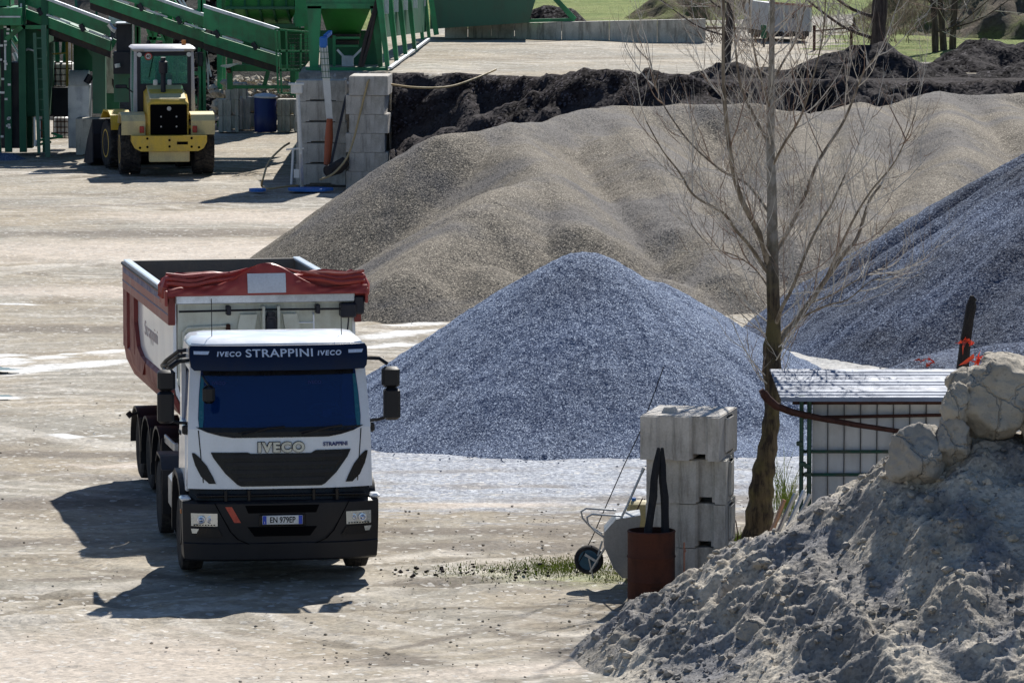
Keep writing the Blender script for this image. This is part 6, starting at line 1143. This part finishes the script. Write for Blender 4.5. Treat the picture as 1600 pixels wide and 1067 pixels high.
part(dc, 'duct', 'blacks', lambda mb: (panel(mb, 182, 205, 37, 82, 149.6, .8), panel(mb, 177, 203, 82, 116, 149.4, .9))); part(dc, 'flange', 'galv', lambda mb: (panel(mb, 180, 206, 36, 38, 149.5, .9), panel(mb, 204, 207, 12, 75, 149.9, .3), mb.tube([W(170, 38, 149.4), W(176, 46, 149.4), W(181, 48, 149.4)], .08, 6))); part(dc, 'tarp_cover', 'galv', lambda mb: panel(mb, 170, 193, 26, 38, 150.6, .2)); part(dc, 'hanging_lamp', 'whitep', lambda mb: mb.tube([W(183, 100, 149.2), W(184, 106, 149.2)], .08, 8)); part(dc, 'lower_duct', 'green3', lambda mb: panel(mb, 178, 204, 116, 160, 150.4, .3))
yl = thing('ladder', 'yellow ladder standing behind the white tank cage', 'ladder', tuple(W(104, 130, 152))); part(yl, 'stile', 'ladder', lambda mb: (vb(mb, 104.5, 62, 136, 152.2, .07), vb(mb, 112, 62, 100, 152.3, .03))); part(yl, 'rung', 'ladder', lambda mb: [mb.bar(W(82, 85, 152.2), W(105, 83, 152.2), .04)])
gi = 'caged plastic tanks under the plant'
def ibc(px0, px1, py0, py1, Y, lab):
    root = thing('caged_tank', lab, 'tank', tuple(W((px0 + px1) / 2, py1, Y)), gi); a = W(px0, py1, Y); b = W(px1, py0, Y)
    mb = MB(); mb.box(a.x, b.x, Y, Y + .9, a.z, b.z, .06); mb.build('tank', M['ibc'], root, True); mb = MB()
    for k in range(5): x = a.x + (b.x - a.x) * k / 4; mb.bar((x, Y - .03, a.z), (x, Y - .03, b.z), .025)
    for k in range(5): z_ = a.z + (b.z - a.z) * k / 4; mb.bar((a.x, Y - .035, z_), (b.x, Y - .035, z_), .025)
    mb.build('cage', M['steel'] if 0 else M['rustd'], root)
ibc(79, 112, 98, 137, 153, 'upper white plastic tank in a wire cage, brightly lit'); ibc(84, 107, 182, 216, 153.2, 'lower caged plastic tank standing on the ground in the sun')
wd_ = thing('fan_housing', 'white box with a rounded top, its body greyed for shade, right of the caged tanks', 'housing', tuple(W(123, 232, 151.5)))
part(wd_, 'body', 'galv', lambda mb: panel(mb, 107, 139, 134, 232, 151.6, .9)); part(wd_, 'rounded_top', 'whitep', lambda mb: (lambda a, b: mb.prism([(151.5 + .5 * (1 - math.cos(t)), a.z + .42 * math.sin(t)) for t in [math.pi * k / 10 for k in range(11)]], 'x', a.x, b.x))(W(107, 134, 151.5), W(137, 134, 151.5)), True)  # shade on the body and light on the top are put into the colours
part(wd_, 'motor', 'blacks', lambda mb: panel(mb, 76, 107, 137, 182, 152.2, .8)); part(wd_, 'shaft', 'blacks', lambda mb: mb.tube([W(135, 130, 151.3), W(142, 118, 151.3)], .1, 6))
gb = block_mesh('concrete_block', 1.0, .8, 1.05, M['conc'], False); q = W(143, 238, 150.6); put(gb, (q.x + .05, 150.6, 0), 0, 'tall concrete block in the shade left of the loader bucket', 'concrete block')
gh = thing('pipe_frame', 'bright green bent pipes lying at the foot of the ladder', 'pipe frame', tuple(G(75, 226))); part(gh, 'pipe', 'green', lambda mb: [mb.tube([W(*a, 149.3), W(*b, 149.3)], .035, 6) for a, b in (((55, 228), (62, 219)), ((62, 219), (98, 214)), ((58, 227), (80, 222)), ((80, 208), (98, 214)))])
part(gh, 'elbow', 'whitep', lambda mb: mb.tube([W(55, 229, 149.2), W(57, 222, 149.2), W(62, 218, 149.2)], .05, 6))
# drum, blocks and rubble beneath the bins
Yd = 161.5; q = W(415, 204, Yd); bd = thing('blue_drum', 'tall blue plastic drum with a pale wrap between concrete blocks', 'drum', (q.x, Yd, 0)); mb = MB(); h_ = W(415, 152, Yd).z
mb.lathe((q.x, Yd, 0), (0, 0, 1), [(0, .32), (.03, .34), (h_ * .5, .36), (h_ * .52, .345), (h_ * .97, .345), (h_, .32)], 26); mb.build('body', M['bluep'], bd, True); mb = MB(); mb.lathe((q.x, Yd, h_ - .02), (.04, 0, 1), [(0, .36), (.05, .38), (.1, .3), (.14, .1)], 18); mb.build('wrap', M['paper'], bd, True)
fb = block_mesh('concrete_block', .62, .6, .5, M['conc'], True); gq = 'small concrete blocks under the aggregate bins'; first = True
for px, k, w__ in ((357, 0, ''), (357, 1, ''), (387, 0, ''), (387, 1, ''), (449, 0, ''), (449, 1, ''), (369, 2, '')):
    q = W(px, 200, Yd + (0 if px != 387 else 1.2)); side = {357: 'leftmost pile by the lattice tower', 387: 'recessed pile left of the blue drum', 449: 'pile right of the blue drum', 369: 'left piles'}[px]
    lab = f"{['lower', 'upper', 'topmost single'][k]} small concrete block of the {side}" ; loc = (q.x, Yd + (0 if px != 387 else 1.2), .505 * k)
    if first: put(fb, loc, 0, lab, 'concrete block', gq); first = False
    else: cp(fb, loc, 0, lab)
def rub(r): q = W(r.uniform(338, 470), 150, 166); return q.x, r.uniform(163.2, 167), r.uniform(.2, 1.45), r.uniform(.06, .22)
scatter('rubble', rub, 420, M['rock'], 12, label='pale broken rubble heaped under the green bins', cat='rubble')
def rub2(r): q = W(r.uniform(225, 345), 150, 168); t = r.random(); return q.x, 166.5 + 5 * t, 3.9 * t * r.uniform(.7, 1.1), r.uniform(.05, .2)
scatter('rubble', rub2, 500, M['bank'], 13, label='dark rubble slope behind the lattice towers', cat='rubble')
sb = thing('spot_lamp_tray', 'pale metal tray sticking out beside the bins', 'tray', tuple(W(355, 104, 149))); part(sb, 'tray', 'galv', lambda mb: (mb.hexa([W(344, 104, 149), W(356, 107, 149), W(356, 107, 149.5), W(344, 104, 149.5), W(346, 102, 149), W(378, 98, 149), W(378, 98, 149.5), W(346, 102, 149.5)])))
part(sb, 'arm', 'rustd', lambda mb: mb.bar(W(356, 107, 149.2), W(359, 112, 149.6), .1))
